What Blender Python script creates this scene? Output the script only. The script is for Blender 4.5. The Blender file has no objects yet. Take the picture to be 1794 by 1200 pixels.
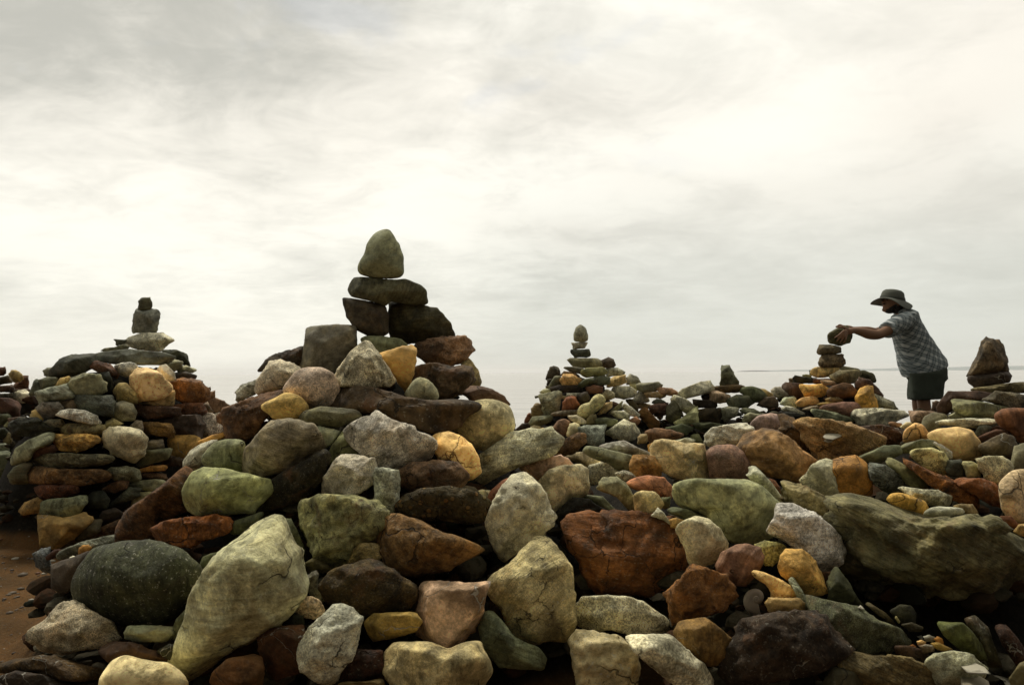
import bpy, bmesh, math, random
import numpy as np
from mathutils import Matrix, Vector
R = math.radians
scene = bpy.context.scene
COL = scene.collection
# ------------------------------------------------------------------ camera
F = 1196.0                       # focal length in photo pixels (24 mm on 36 mm, 1794 px wide)
CAM = Vector((0, 0, 1.0))
M3 = (Matrix.Rotation(math.pi / 2 + R(2.54), 3, 'X') @ Matrix.Rotation(R(-0.35), 3, 'Z'))
cd = bpy.data.cameras.new('camera'); cam = bpy.data.objects.new('camera', cd); COL.objects.link(cam)
cd.lens = 24; cd.sensor_width = 36; cd.clip_start = .05; cd.clip_end = 20000
cam.matrix_world = Matrix.Translation(CAM) @ M3.to_4x4()
scene.camera = cam
cd.dof.use_dof = False
# ------------------------------------------------------------------ world
SUN_EL, SUN_AZ = R(58), R(-32)    # azimuth measured from +Y towards +X
world = bpy.data.worlds.new('World'); scene.world = world; world.use_nodes = True
def build_world():
    nt = world.node_tree; N = nt.nodes; L = nt.links; N.clear()
    def nd(t, **k):
        n = N.new(t)
        for a, b in k.items(): setattr(n, a, b)
        return n
    def val(x): n = nd('ShaderNodeValue'); n.outputs[0].default_value = x; return n.outputs[0]
    def mth(op, a, b=None, c=None):
        n = nd('ShaderNodeMath', operation=op)
        for i, s in enumerate((a, b, c)):
            if s is None: continue
            if isinstance(s, (int, float)): n.inputs[i].default_value = s
            else: L.new(s, n.inputs[i])
        return n.outputs[0]
    def mix(f, a, b):
        n = nd('ShaderNodeMix', data_type='RGBA')
        for i, s in ((0, f), (6, a), (7, b)):
            if isinstance(s, (int, float)): n.inputs[i].default_value = s
            elif isinstance(s, tuple): n.inputs[i].default_value = (*s, 1)
            else: L.new(s, n.inputs[i])
        return n.outputs[2]
    def sm(x, a, b):
        n = nd('ShaderNodeMapRange', interpolation_type='SMOOTHSTEP'); L.new(x, n.inputs[0])
        n.inputs[1].default_value = a; n.inputs[2].default_value = b
        return n.outputs[0]
    out = nd('ShaderNodeOutputWorld'); tc = nd('ShaderNodeTexCoord')
    sx = nd('ShaderNodeSeparateXYZ'); L.new(tc.outputs['Generated'], sx.inputs[0])
    x, y, z = sx.outputs
    zz = mth('MAXIMUM', z, 0.0)
    den = mth('ADD', zz, 0.17)
    u = mth('DIVIDE', x, den); v = mth('DIVIDE', y, den)
    def cmb(a, b, c=0.0):
        n = nd('ShaderNodeCombineXYZ')
        for i, s in enumerate((a, b, c)):
            if isinstance(s, (int, float)): n.inputs[i].default_value = s
            else: L.new(s, n.inputs[i])
        return n.outputs[0]
    def noise(vec, scale, detail, rough, dist=0.0):
        n = nd('ShaderNodeTexNoise'); L.new(vec, n.inputs['Vector'])
        n.inputs['Scale'].default_value = scale; n.inputs['Detail'].default_value = detail
        n.inputs['Roughness'].default_value = rough; n.inputs['Distortion'].default_value = dist
        return n.outputs[0]
    uv = cmb(u, v, 3.7)
    big = noise(uv, .9, 3, .5, .3)
    med = noise(cmb(mth('MULTIPLY', u, 1.0), v, 9.1), 2.2, 9, .62, .7)
    fine = noise(cmb(u, mth('MULTIPLY', v, 1.3), 1.3), 6.5, 8, .66, .7)
    d = mth('ADD', mth('MULTIPLY', big, .42), mth('ADD', mth('MULTIPLY', med, .42), mth('MULTIPLY', fine, .20)))
    # thick cloud covers most of the sky, heavier towards the left (west)
    left = sm(x, .15, -.62)
    high = sm(z, .12, .42)
    d = mth('ADD', d, mth('MULTIPLY', mth('MULTIPLY', left, high), .23))
    lowband = mth('MULTIPLY', sm(z, .27, .15), .075)
    d = mth('ADD', d, mth('MULTIPLY', lowband, sm(x, .75, -.1)))
    d = mth('ADD', d, mth('MULTIPLY', sm(z, .30, .47), .035))
    right = mth('MULTIPLY', sm(x, .25, .6), .01)
    d = mth('ADD', d, right)
    dark = mth('ADD', mth('MULTIPLY', sm(d, .50, .84), .85), mth('MULTIPLY', sm(d, .46, .60), .25))
    dark = mth('MULTIPLY', dark, mth('ADD', .45, mth('MULTIPLY', sm(z, .0, .16), .55)))
    dark = mth('MULTIPLY', dark, mth('SUBTRACT', 1.0, mth('MULTIPLY', sm(x, -.1, .4), .45)))
    bright = (1.02, .985, .88); grey = (.36, .36, .315); warm = (.88, .82, .72)
    hor = (.69, .705, .64)
    base = mix(sm(noise(uv, .55, 2, .5), .42, .62), bright, warm)
    base = mix(sm(z, .36, .02), base, hor)
    c = mix(mth('MULTIPLY', dark, .82), base, grey)
    # veiled sun behind the cloud: broad soft glow
    gd = Vector((-.42, .88, .22)).normalized()
    dt = nd('ShaderNodeVectorMath', operation='DOT_PRODUCT'); L.new(tc.outputs['Generated'], dt.inputs[0]); dt.inputs[1].default_value = gd
    glow = sm(dt.outputs['Value'], .86, 1.0)
    c = mix(mth('MULTIPLY', mth('MULTIPLY', glow, mth('SUBTRACT', 1.0, mth('MULTIPLY', dark, .7))), .68), c, (1.10, 1.06, .94))
    # thin spots let a little of the clear sky through
    sky = nd('ShaderNodeTexSky', sky_type='NISHITA'); sky.sun_disc = False
    sky.sun_elevation = SUN_EL; sky.sun_rotation = SUN_AZ; sky.air_density = 1.2; sky.dust_density = 2.0
    skyc = nd('ShaderNodeVectorMath', operation='SCALE'); L.new(sky.outputs[0], skyc.inputs[0]); skyc.inputs[3].default_value = .10
    hole = sm(noise(cmb(u, v, 21.0), 2.6, 4, .55, .3), .60, .74)
    c = mix(mth('ADD', .04, mth('MULTIPLY', mth('MULTIPLY', hole, sm(z, .2, .4)), .16)), c, skyc.outputs[0])
    # unseen sky away from the veiled sun is dimmed to deepen front-face shading
    d2 = nd('ShaderNodeVectorMath', operation='DOT_PRODUCT'); L.new(tc.outputs['Generated'], d2.inputs[0]); d2.inputs[1].default_value = Vector((-.3, .85, .42)).normalized()
    dim = nd('ShaderNodeMapRange', interpolation_type='SMOOTHSTEP'); L.new(d2.outputs['Value'], dim.inputs[0])
    for i, vv in enumerate((.75, -.65, 1.0, .17)): dim.inputs[i + 1].default_value = vv
    sc2 = nd('ShaderNodeVectorMath', operation='SCALE'); L.new(c, sc2.inputs[0]); L.new(dim.outputs[0], sc2.inputs[3]); c = sc2.outputs[0]
    # ground half of the world: dull sea and beach beyond the built part
    c = mix(sm(z, -.006, -.03), c, (.22, .22, .19))
    bg = nd('ShaderNodeBackground'); L.new(c, bg.inputs[0]); bg.inputs[1].default_value = .83
    L.new(bg.outputs[0], out.inputs[0])
build_world()
sd = bpy.data.lights.new('sun', 'SUN'); sd.energy = 1.5; sd.angle = R(10); sd.color = (1, .95, .86)
sun = bpy.data.objects.new('sun', sd); COL.objects.link(sun)
sdir = Vector((math.sin(SUN_AZ) * math.cos(SUN_EL), math.cos(SUN_AZ) * math.cos(SUN_EL), math.sin(SUN_EL)))
sun.rotation_euler = sdir.to_track_quat('Z', 'Y').to_euler()
scene.view_settings.view_transform = 'Standard'; scene.view_settings.look = 'None'
scene.view_settings.exposure = 0.42; scene.view_settings.gamma = 1; scene.view_settings.use_curve_mapping = False
scene.cycles.use_denoising = True
scene.cycles.max_bounces = 6; scene.cycles.diffuse_bounces = 3; scene.cycles.volume_bounces = 2
ALB = 3.3      # stones: swatch value -> base colour
# ------------------------------------------------------------------ helpers
def lin(h):
    o = []
    for i in (0, 2, 4):
        c = int(h[i:i+2], 16) / 255
        o.append(c / 12.92 if c <= .04045 else ((c + .055) / 1.055) ** 2.4)
    return tuple(o)
M3n = np.array([[M3[i][j] for j in range(3)] for i in range(3)])
CAMn = np.array(CAM)
def ray(px, py):
    return M3n @ np.array([(px - 897) / F, (600 - py) / F, -1.0])
def at(px, py, D):
    return Vector(CAMn + ray(px, py) * D)
def tag(o, label=None, cat=None, group=None, kind=None):
    for k, v in (('label', label), ('category', cat), ('group', group), ('kind', kind)):
        if v: o[k] = v
    return o
def link(name, me, mats=(), parent=None, loc=None):
    o = bpy.data.objects.new(name, me); COL.objects.link(o)
    if me is not None:
        for m in mats: me.materials.append(m)
    if loc is not None: o.location = loc
    if parent is not None: o.parent = parent
    return o
def mesh_np(name, V, Fc, smooth=True):
    me = bpy.data.meshes.new(name)
    V = np.asarray(V, dtype=np.float32); Fc = np.asarray(Fc, dtype=np.int32); n = Fc.shape[1]
    me.vertices.add(len(V)); me.vertices.foreach_set('co', V.ravel())
    me.loops.add(Fc.size); me.loops.foreach_set('vertex_index', Fc.ravel())
    me.polygons.add(len(Fc)); me.polygons.foreach_set('loop_start', np.arange(0, Fc.size, n, dtype=np.int32))
    me.polygons.foreach_set('use_smooth', np.full(len(Fc), smooth, dtype=bool))
    me.update(calc_edges=True); me.validate()
    return me
_rng = np.random.RandomState(7)
_LAT = _rng.rand(32, 32, 32)
def vnoise(p):
    i = np.floor(p).astype(int); f = p - i; f = f * f * (3 - 2 * f)
    r = 0
    for dx in (0, 1):
        wx = f[:, 0] if dx else 1 - f[:, 0]
        for dy in (0, 1):
            wy = f[:, 1] if dy else 1 - f[:, 1]
            for dz in (0, 1):
                wz = f[:, 2] if dz else 1 - f[:, 2]
                r = r + wx * wy * wz * _LAT[(i[:, 0] + dx) % 32, (i[:, 1] + dy) % 32, (i[:, 2] + dz) % 32]
    return r
def fbm(p, oct=4, gain=.5):
    a, s, t = 1.0, 0, 0
    for k in range(oct):
        s = s + a * (vnoise(p * (2.03 ** k) + 17.3 * k) - .5); t += a; a *= gain
    return s / t * 2
_ICO = {}
def ico(n):
    if n not in _ICO:
        bm = bmesh.new(); bmesh.ops.create_icosphere(bm, subdivisions=n, radius=1.0)
        bm.verts.ensure_lookup_table()
        V = np.array([v.co[:] for v in bm.verts]); Fc = np.array([[v.index for v in f.verts] for f in bm.faces])
        V /= np.linalg.norm(V, axis=1)[:, None]
        bm.free(); _ICO[n] = (V, Fc)
    return _ICO[n]
def hull2(P):
    P = sorted(set(map(tuple, P)))
    def half(Q):
        h = []
        for p in Q:
            while len(h) > 1 and (h[-1][0]-h[-2][0])*(p[1]-h[-2][1]) - (h[-1][1]-h[-2][1])*(p[0]-h[-2][0]) <= 0: h.pop()
            h.append(p)
        return h[:-1]
    return np.array(half(P) + half(P[::-1]))
def centroid(P):
    x, y = P[:, 0], P[:, 1]; x1, y1 = np.roll(x, -1), np.roll(y, -1)
    c = x * y1 - x1 * y; A = c.sum() / 2
    return np.array([((x + x1) * c).sum() / (6 * A), ((y + y1) * c).sum() / (6 * A)]), abs(A)
NB = 180
TH = (np.arange(NB) + .5) / NB * 2 * math.pi
def poly_radius(P):
    """distance from the origin to the outline P along every direction TH"""
    out = np.zeros(NB)
    A = P; B = np.roll(P, -1, axis=0)
    for k, t in enumerate(TH):
        d = np.array([math.cos(t), math.sin(t)]); e = B - A
        den = d[0] * e[:, 1] - d[1] * e[:, 0]
        den = np.where(np.abs(den) < 1e-9, 1e-9, den)
        r = (A[:, 0] * e[:, 1] - A[:, 1] * e[:, 0]) / den
        s = (A[:, 0] * d[1] - A[:, 1] * d[0]) / den
        ok = (r > 0) & (s >= -1e-6) & (s <= 1 + 1e-6)
        out[k] = r[ok].max() if ok.any() else 0
    return out
def csmooth(a, n):
    for _ in range(n): a = (np.roll(a, 1) + 2 * a + np.roll(a, -1)) / 4
    return a
def rock_shape(P, kind, mat, seed, level, thick=1.0):
    """a closed stone whose outline seen from the front is the polygon P (x right, y up, origin at its centre)"""
    rs = np.random.RandomState(seed)
    H = hull2(P); w = np.ptp(P[:, 0]); h = np.ptp(P[:, 1]); size = math.sqrt(w * h)
    T = .43 * size * thick
    pw = {'r': 13, 'm': 45, 'a': 120}[kind]; qlo, qhi = {'r': (.2, .5), 'm': (.3, .7), 'a': (.35, .9)}[kind]
    N, O = [], []
    def add(n, o): N.append(n); O.append(max(o, size * .05))
    A = H; B = np.roll(H, -1, axis=0)
    for a, b in zip(A, B):
        e = b - a; ln = np.hypot(*e)
        if ln < size * .03: continue
        n = np.array([e[1], -e[0]]) / ln; o = n @ a
        add((n[0], n[1], 0), o)
        for sg in ((1, -1) if kind == 'r' else ((1, -1) if rs.rand() < .45 else (rs.choice((1, -1)),))):
            be = R(rs.uniform(24, 58)); q = T * rs.uniform(qlo, qhi)
            add((n[0] * math.cos(be), n[1] * math.cos(be), sg * math.sin(be)), o * math.cos(be) + q * math.sin(be))
    def front(v, o):
        v = np.array(v, float); v /= np.linalg.norm(v); add(tuple(v), o)
    def facet(v, k):
        v = np.array(v, float); v /= np.linalg.norm(v)
        add(tuple(v), (abs(v[0]) * w * .36 + abs(v[1]) * h * .46 + abs(v[2]) * T) * k)
    front((rs.uniform(-.45, .45), rs.uniform(-.4, .15), 1), T * rs.uniform(.72, .95))
    facet((rs.uniform(-.45, .45), rs.uniform(.95, 1.5), .65), rs.uniform(.64, .82) if kind != 'r' else rs.uniform(.78, .9))
    facet((rs.uniform(-.6, .6), rs.uniform(-1.0, -.5), .8), (rs.uniform(.74, .92) if level < 6 else .62))
    if kind != 'r': facet((rs.choice((-1, 1)) * rs.uniform(.6, 1.1), rs.uniform(-.2, .5), .9), rs.uniform(.72, .9))
    front((rs.uniform(-.3, .3), rs.uniform(-.3, .3), -1), T * .95)
    front((rs.uniform(-.9, .9), rs.uniform(.3, .6), -.7), T * 1.1)
    D, Fc = ico(level)
    def radius(N, O):
        q = np.maximum(D @ np.array(N).T, 0) / np.array(O)[None, :]
        m = q.max(axis=1)
        return 1 / (m * ((q / m[:, None]) ** pw).sum(axis=1) ** (1 / pw))
    r = radius(N, O); V = D * r[:, None]
    cnt, lo, hi = {'r': (8, .88, .98), 'm': (14, .79, .97), 'a': (18, .72, .96)}[kind]
    for _ in range(cnt):
        v = rs.normal(size=3); v[2] = abs(v[2]) + .5; v /= np.linalg.norm(v)
        if rs.rand() < .25: v[2] *= -1
        add(tuple(v), (V @ v).max() * rs.uniform(lo, hi))
    r = radius(N, O); V = D * r[:, None]
    # match the outline
    rho = np.hypot(V[:, 0], V[:, 1]); th = np.arctan2(V[:, 1], V[:, 0]) % (2 * math.pi)
    bi = np.minimum((th / (2 * math.pi) * NB).astype(int), NB - 1)
    sil = np.zeros(NB); np.maximum.at(sil, bi, rho)
    for k in range(NB):
        if sil[k] < 1e-6: sil[k] = max(sil[k - 1], sil[(k + 1) % NB])
    sil = csmooth(sil, {'r': 8, 'm': 5, 'a': 2}[kind])
    pr = csmooth(poly_radius(P), {'r': 24, 'm': 8, 'a': 3}[kind])
    s = pr / np.maximum(sil, 1e-6); s = csmooth(np.clip(s, .5, 1.6), {'r': 12, 'm': 6, 'a': 3}[kind])
    ang = th / (2 * math.pi) * NB - .5; i0 = np.floor(ang).astype(int); fr = ang - i0
    sc = s[i0 % NB] * (1 - fr) + s[(i0 + 1) % NB] * fr
    V[:, 0] *= sc; V[:, 1] *= sc
    # relief
    off = rs.rand(3) * 30
    amp = {'r': .014, 'm': .026, 'a': .034}[kind] * {'r': 1.7, 'c': 1.6, 'l': 1.2, 'w': 1.25, 'g': 1.0, 's': .9}[mat]
    q = V / size
    dn = V / np.linalg.norm(V, axis=1)[:, None]
    disp = amp * (.7 if kind == 'r' else .4) * fbm(q * 3.2 + off, 3) + amp * .85 * fbm(q * 10 + off, 4, .62)
    if mat in 'rcw':
        disp = disp - amp * .9 * np.maximum(0, fbm(q * 6 + off + 5, 2) - .18) * 2
    if mat == 'l' or kind == 'a':
        tl = rs.uniform(-.5, .5) if w > h else rs.uniform(.8, 1.5)
        if mat != 'l': tl = rs.uniform(-1.5, 1.5)
        big = level == 6
        if big: tl = .5; disp = disp * 1.3 + .014 * np.abs(fbm(q * 4 + off + 9, 4))
        tt = (q[:, 1] * math.cos(tl) + q[:, 0] * math.sin(tl) + q[:, 2] * .3) * (16 if mat == 'l' else 7) + 2.2 * fbm(q * 2 + off, 2)
        if mat == 'l': sw = (tt * (.13 if big else .2)) % 1.0; disp = disp - (.075 if big else .03) * sw ** 1.6 * np.clip(.4 + fbm(q * 1.7 + off, 2) * 2.5, 0, 1)
        disp = disp + ((.030 if big else .020) if mat == 'l' else .009) * (vnoise(np.stack([tt, 0 * tt + seed % 31, 0 * tt], 1)) - .5) * 2
    V = V + dn * (disp * size)[:, None]
    return V, Fc, size
# ------------------------------------------------------------------ materials
def new_mat(name):
    m = bpy.data.materials.new(name); m.use_nodes = True
    return m
class NG:
    def __init__(s, m): s.m = m; s.t = m.node_tree; s.N = s.t.nodes; s.L = s.t.links; s.b = s.N['Principled BSDF']
    def nd(s, t, **k):
        n = s.N.new(t)
        for a, b in k.items(): setattr(n, a, b)
        return n
    def put(s, sock, v):
        if isinstance(v, (int, float)): sock.default_value = v
        elif isinstance(v, tuple): sock.default_value = (*v, 1) if len(v) == 3 and sock.type == 'RGBA' else v
        else: s.L.new(v, sock)
    def mth(s, op, a, b=0.0, clamp=False):
        n = s.nd('ShaderNodeMath', operation=op, use_clamp=clamp); s.put(n.inputs[0], a); s.put(n.inputs[1], b); return n.outputs[0]
    def mix(s, f, a, b, mode='MIX'):
        n = s.nd('ShaderNodeMix', data_type='RGBA', blend_type=mode); s.put(n.inputs[0], f); s.put(n.inputs[6], a); s.put(n.inputs[7], b); return n.outputs[2]
    def sm(s, x, a, b, c=0.0, d=1.0):
        n = s.nd('ShaderNodeMapRange', interpolation_type='SMOOTHSTEP'); s.put(n.inputs[0], x)
        for i, v in enumerate((a, b, c, d)): n.inputs[i + 1].default_value = v
        return n.outputs[0]
    def noise(s, vec, sc, det=4, rough=.55, dist=0.0):
        n = s.nd('ShaderNodeTexNoise'); s.put(n.inputs['Vector'], vec); n.inputs['Scale'].default_value = sc
        n.inputs['Detail'].default_value = det; n.inputs['Roughness'].default_value = rough; n.inputs['Distortion'].default_value = dist
        return n.outputs[0]
    def vor(s, vec, sc, feat='F1'):
        n = s.nd('ShaderNodeTexVoronoi', feature=feat); s.put(n.inputs['Vector'], vec); n.inputs['Scale'].default_value = sc
        return n
    def vadd(s, a, b):
        n = s.nd('ShaderNodeVectorMath', operation='ADD'); s.put(n.inputs[0], a)
        if isinstance(b, tuple): n.inputs[1].default_value = b
        else: s.put(n.inputs[1], b)
        return n.outputs[0]
    def scl(s, a, f):
        n = s.nd('ShaderNodeMapping'); s.put(n.inputs[0], a); n.inputs['Scale'].default_value = f; return n.outputs[0]
    def rot(s, a, f, ang):
        n = s.nd('ShaderNodeMapping'); s.put(n.inputs[0], a); n.inputs['Rotation'].default_value = (0, -ang, 0)
        return s.scl(n.outputs[0], f)
    def bump(s, h, dist, strength=1.0, nrm=None):
        n = s.nd('ShaderNodeBump'); s.put(n.inputs['Height'], h); n.inputs['Distance'].default_value = dist; n.inputs['Strength'].default_value = strength
        if nrm is not None: s.L.new(nrm, n.inputs['Normal'])
        return n.outputs[0]
def stone_mat(kind):
    P = dict(s=dict(mot=.48, sp=.22, fl=.12, t2=.45, bmp=.0045), g=dict(mot=.55, sp=.55, fl=.55, t2=.6, bmp=.006),
             w=dict(mot=.5, sp=.6, fl=.9, t2=.5, bmp=.008), r=dict(mot=.7, sp=.4, fl=.35, t2=.85, bmp=.010),
             l=dict(mot=.55, sp=.4, fl=.3, t2=.65, bmp=.009), c=dict(mot=.5, sp=.35, fl=.3, t2=.6, bmp=.012))[kind]
    m = new_mat('stone_' + {'s': 'smooth', 'g': 'granite', 'w': 'white_granite', 'r': 'rusty', 'l': 'layered', 'c': 'conglomerate'}[kind])
    g = NG(m); oi = g.nd('ShaderNodeObjectInfo'); tc = g.nd('ShaderNodeTexCoord')
    rnd = g.mth('MULTIPLY', oi.outputs['Random'], 97.0)
    cb = g.nd('ShaderNodeCombineXYZ')
    for i in range(3): g.L.new(rnd, cb.inputs[i])
    vr = g.nd('ShaderNodeVectorRotate', rotation_type='EULER_XYZ'); g.L.new(tc.outputs['Object'], vr.inputs[0]); g.L.new(cb.outputs[0], vr.inputs['Rotation'])
    if kind == 'l': P0 = g.vadd(tc.outputs['Object'], cb.outputs[0])
    else:
        sv = g.nd('ShaderNodeVectorMath', operation='SCALE'); g.L.new(vr.outputs[0], sv.inputs[0])
        g.L.new(g.sm(g.mth('FRACT', g.mth('MULTIPLY', oi.outputs['Random'], 3.3)), 0, 1, .6, 1.7), sv.inputs[3])
        P0 = g.vadd(sv.outputs[0], cb.outputs[0])
    base = oi.outputs['Color']
    n1 = g.noise(P0, 11, 5, .62, .4); n2 = g.noise(P0, 5.5, 6, .66, .9); n3 = g.noise(P0, 170, 3, .7); n4 = g.noise(P0, 38, 6, .72, .3)
    mot = g.mth('ADD', 1.0, g.mth('MULTIPLY', g.mth('SUBTRACT', g.sm(n1, .3, .7), .5), P['mot'] * 1.7))
    mot = g.mth('MULTIPLY', mot, g.mth('ADD', 1.0, g.mth('MULTIPLY', g.mth('SUBTRACT', g.sm(n4, .3, .7), .5), P['mot'] * 1.1)))
    mot = g.mth('MULTIPLY', mot, g.mth('ADD', 1.0, g.mth('MULTIPLY', g.mth('SUBTRACT', g.sm(n3, .3, .7), .5), g.mth('MULTIPLY', g.sm(g.mth('FRACT', g.mth('MULTIPLY', oi.outputs['Random'], 11.9)), 0, 1, .25, 1.3), P['sp'] * 1.8))))
    vm = g.nd('ShaderNodeVectorMath', operation='SCALE'); g.L.new(base, vm.inputs[0]); g.L.new(mot, vm.inputs[3]); c = vm.outputs[0]
    # tinted patches: algae green, iron rust or dark crust, depending on the stone
    r2 = g.mth('FRACT', g.mth('MULTIPLY', oi.outputs['Random'], 7.31))
    tint = g.mix(g.sm(r2, .35, .55), (.066, .064, .028), (.13, .068, .03))
    tint = g.mix(g.sm(r2, .72, .85), tint, (.035, .033, .022))
    if kind == 'r': tint = g.mix(g.sm(g.noise(P0, 9, 3), .42, .6), (.030, .027, .016), (.17, .078, .028))
    mask = g.mth('MULTIPLY', g.sm(g.mth('ADD', g.mth('MULTIPLY', n2, .75), g.mth('MULTIPLY', n4, .25)), .50, .66), P['t2'])
    c = g.mix(mask, c, tint)
    # warm bloom and pale mineral crust
    warm = g.mth('MULTIPLY', g.sm(g.noise(P0, 7.7, 4, .6, .5), .55, .75), .35)
    c = g.mix(warm, c, g.mix(1.0, c, (1.25, .95, .62), 'MULTIPLY'))
    if P['fl']:
        fl = g.vor(P0, 210)
        f = g.mth('MULTIPLY', g.sm(g.mth('ADD', fl.outputs['Distance'], g.mth('MULTIPLY', n3, .25)), .36, .22), P['fl'])
        f = g.mth('MULTIPLY', f, g.sm(g.noise(P0, 24, 3), .38, .58))
        c = g.mix(f, c, (.03, .032, .022))
        w2 = g.mth('MULTIPLY', g.sm(g.noise(P0, 120, 2, .6), .60, .70), P['fl'] * .6)
        c = g.mix(w2, c, (.62, .60, .48))
    h = g.mth('ADD', g.mth('MULTIPLY', n4, 1.0), g.mth('MULTIPLY', n3, .45))
    if kind in 'sgwr':
        # bedding on part of the stones, each at its own angle
        s3 = g.noise(g.scl(P0, (1.0, 1.0, 11.0)), 7, 5, .62, .35)
        r5 = g.sm(g.mth('FRACT', g.mth('MULTIPLY', oi.outputs['Random'], 5.9)), .50, .60)
        c = g.mix(g.mth('MULTIPLY', g.mth('MULTIPLY', g.sm(s3, .42, .60), r5), .55), c, g.mix(1.0, c, (.45, .44, .40), 'MULTIPLY'))
        h = g.mth('ADD', h, g.mth('MULTIPLY', g.mth('MULTIPLY', s3, r5), 1.2))
    if kind == 'l':
        s2 = g.noise(g.rot(P0, (1.2, 1.2, 9.0), R(28)), 12, 5, .65, .6)
        c = g.mix(g.mth('MULTIPLY', g.sm(s2, .38, .62), .6), c, g.mix(1.0, c, (.42, .44, .36), 'MULTIPLY'))
        h = g.mth('ADD', h, g.mth('MULTIPLY', s2, 2.0))
    if kind == 'c':
        vv = g.vor(P0, 75); peb = g.sm(vv.outputs['Distance'], .42, .30)
        cc = g.nd('ShaderNodeSeparateColor'); g.L.new(vv.outputs['Color'], cc.inputs[0])
        pc = g.mix(cc.outputs[0], (.30, .16, .05), (.10, .11, .05))
        c = g.mix(g.mth('MULTIPLY', peb, g.sm(cc.outputs[1], .35, .5)), g.mix(.5, c, (.03, .03, .015)), pc)
        h = g.mth('ADD', h, g.mth('MULTIPLY', peb, 2.0))
    g.L.new(c, g.b.inputs['Base Color'])
    # paler weathered patches and dark damp stains with ragged edges
    pn = g.noise(g.vadd(P0, (3.1, 7.7, 1.9)), 6.5, 7, .7, .6)
    c = g.mix(g.mth('MULTIPLY', g.sm(pn, .53, .60), .45), c, g.mix(1.0, c, (1.75, 1.68, 1.5), 'MULTIPLY'))
    c = g.mix(g.mth('MULTIPLY', g.sm(g.noise(g.vadd(P0, (8.3, 1.7, 5.9)), 8.5, 8, .74, .5), .53, .60), .62), c, g.mix(1.0, c, (.36, .35, .30), 'MULTIPLY'))
    # hairline cracks, and pale veins on some stones
    wv = g.nd('ShaderNodeVectorMath', operation='SCALE'); nc = g.nd('ShaderNodeTexNoise'); g.L.new(P0, nc.inputs['Vector']); nc.inputs['Scale'].default_value = 9; nc.inputs['Detail'].default_value = 4
    g.L.new(nc.outputs['Color'], wv.inputs[0]); wv.inputs[3].default_value = .16
    ve = g.vor(g.vadd(P0, wv.outputs[0]), 7.5, 'DISTANCE_TO_EDGE')
    line = g.mth('MULTIPLY', g.sm(ve.outputs['Distance'], .016, .004), g.sm(g.noise(P0, 6.3, 2), .50, .60))
    r3 = g.mth('FRACT', g.mth('MULTIPLY', oi.outputs['Random'], 13.7))
    c = g.mix(g.mth('MULTIPLY', line, .75), c, g.mix(g.sm(r3, .80, .82), (.022, .020, .013), (.50, .47, .38)))
    g.L.new(c, g.b.inputs['Base Color'])
    h = g.mth('SUBTRACT', h, g.mth('MULTIPLY', line, 1.2))
    # small pits
    pit = g.sm(g.noise(P0, 70, 4, .6), .36, .26)
    h = g.mth('SUBTRACT', h, g.mth('MULTIPLY', pit, .8 if kind in 'rwlc' else .35))
    g.put(g.b.inputs['Normal'], g.bump(h, P['bmp'], .9))
    g.put(g.b.inputs['Roughness'], g.sm(n2, .3, .7, .88, .66)); g.b.inputs['Specular IOR Level'].default_value = .28
    return m
SM = {k: stone_mat(k) for k in 'sgwrlc'}
def plain(name, col, rough=.8, bump=0, sc=60, var=.25, spec=.3):
    m = new_mat(name); g = NG(m); tc = g.nd('ShaderNodeTexCoord'); P0 = tc.outputs['Object']
    n = g.noise(P0, sc, 5, .6)
    f = g.mth('ADD', 1 - var / 2, g.mth('MULTIPLY', n, var))
    vm = g.nd('ShaderNodeVectorMath', operation='SCALE'); vm.inputs[0].default_value = col; g.L.new(f, vm.inputs[3])
    g.L.new(vm.outputs[0], g.b.inputs['Base Color']); g.b.inputs['Roughness'].default_value = rough
    g.b.inputs['Specular IOR Level'].default_value = spec
    if bump: g.put(g.b.inputs['Normal'], g.bump(n, bump))
    return m
def sand_mat():
    m = new_mat('wet_gravelly_sand_gap_shade'); g = NG(m); tc = g.nd('ShaderNodeTexCoord'); P0 = tc.outputs['Object']
    a = g.noise(P0, 3, 5, .6, .5); b = g.noise(P0, 45, 6, .75); d = g.noise(P0, 260, 3, .7)
    c = g.mix(g.sm(a, .35, .65), (.24, .120, .040), (.13, .072, .026))
    c = g.mix(g.mth('MULTIPLY', g.sm(b, .45, .7), .6), c, (.24, .15, .06))
    vv = g.vor(P0, 130); cs = g.nd('ShaderNodeSeparateColor'); g.L.new(vv.outputs['Color'], cs.inputs[0])
    gr = g.mth('MULTIPLY', g.sm(vv.outputs['Distance'], .40, .28), g.sm(cs.outputs[0], .8, .9))
    c = g.mix(gr, c, g.mix(cs.outputs[1], (.30, .26, .17), (.10, .06, .035)))
    c = g.mix(g.mth('MULTIPLY', g.sm(d, .5, .7), .45), c, (.03, .02, .012))
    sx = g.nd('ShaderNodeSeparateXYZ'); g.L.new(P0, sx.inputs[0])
    c = g.mix(g.sm(g.mth('ADD', sx.outputs[2], g.mth('MULTIPLY', g.mth('SUBTRACT', a, .5), .06)), .04, .10), c, g.mix(g.sm(b, .4, .65), (.016, .014, .009), (.035, .028, .018)))  # added heap cores painted near-black so the stone gaps read as deep shade
    g.L.new(c, g.b.inputs['Base Color']); g.b.inputs['Roughness'].default_value = .9; g.b.inputs['Specular IOR Level'].default_value = .12
    h = g.mth('ADD', g.mth('MULTIPLY', b, 1.2), g.mth('ADD', g.mth('MULTIPLY', d, .35), gr))
    g.put(g.b.inputs['Normal'], g.bump(h, .022))
    return m
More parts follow.
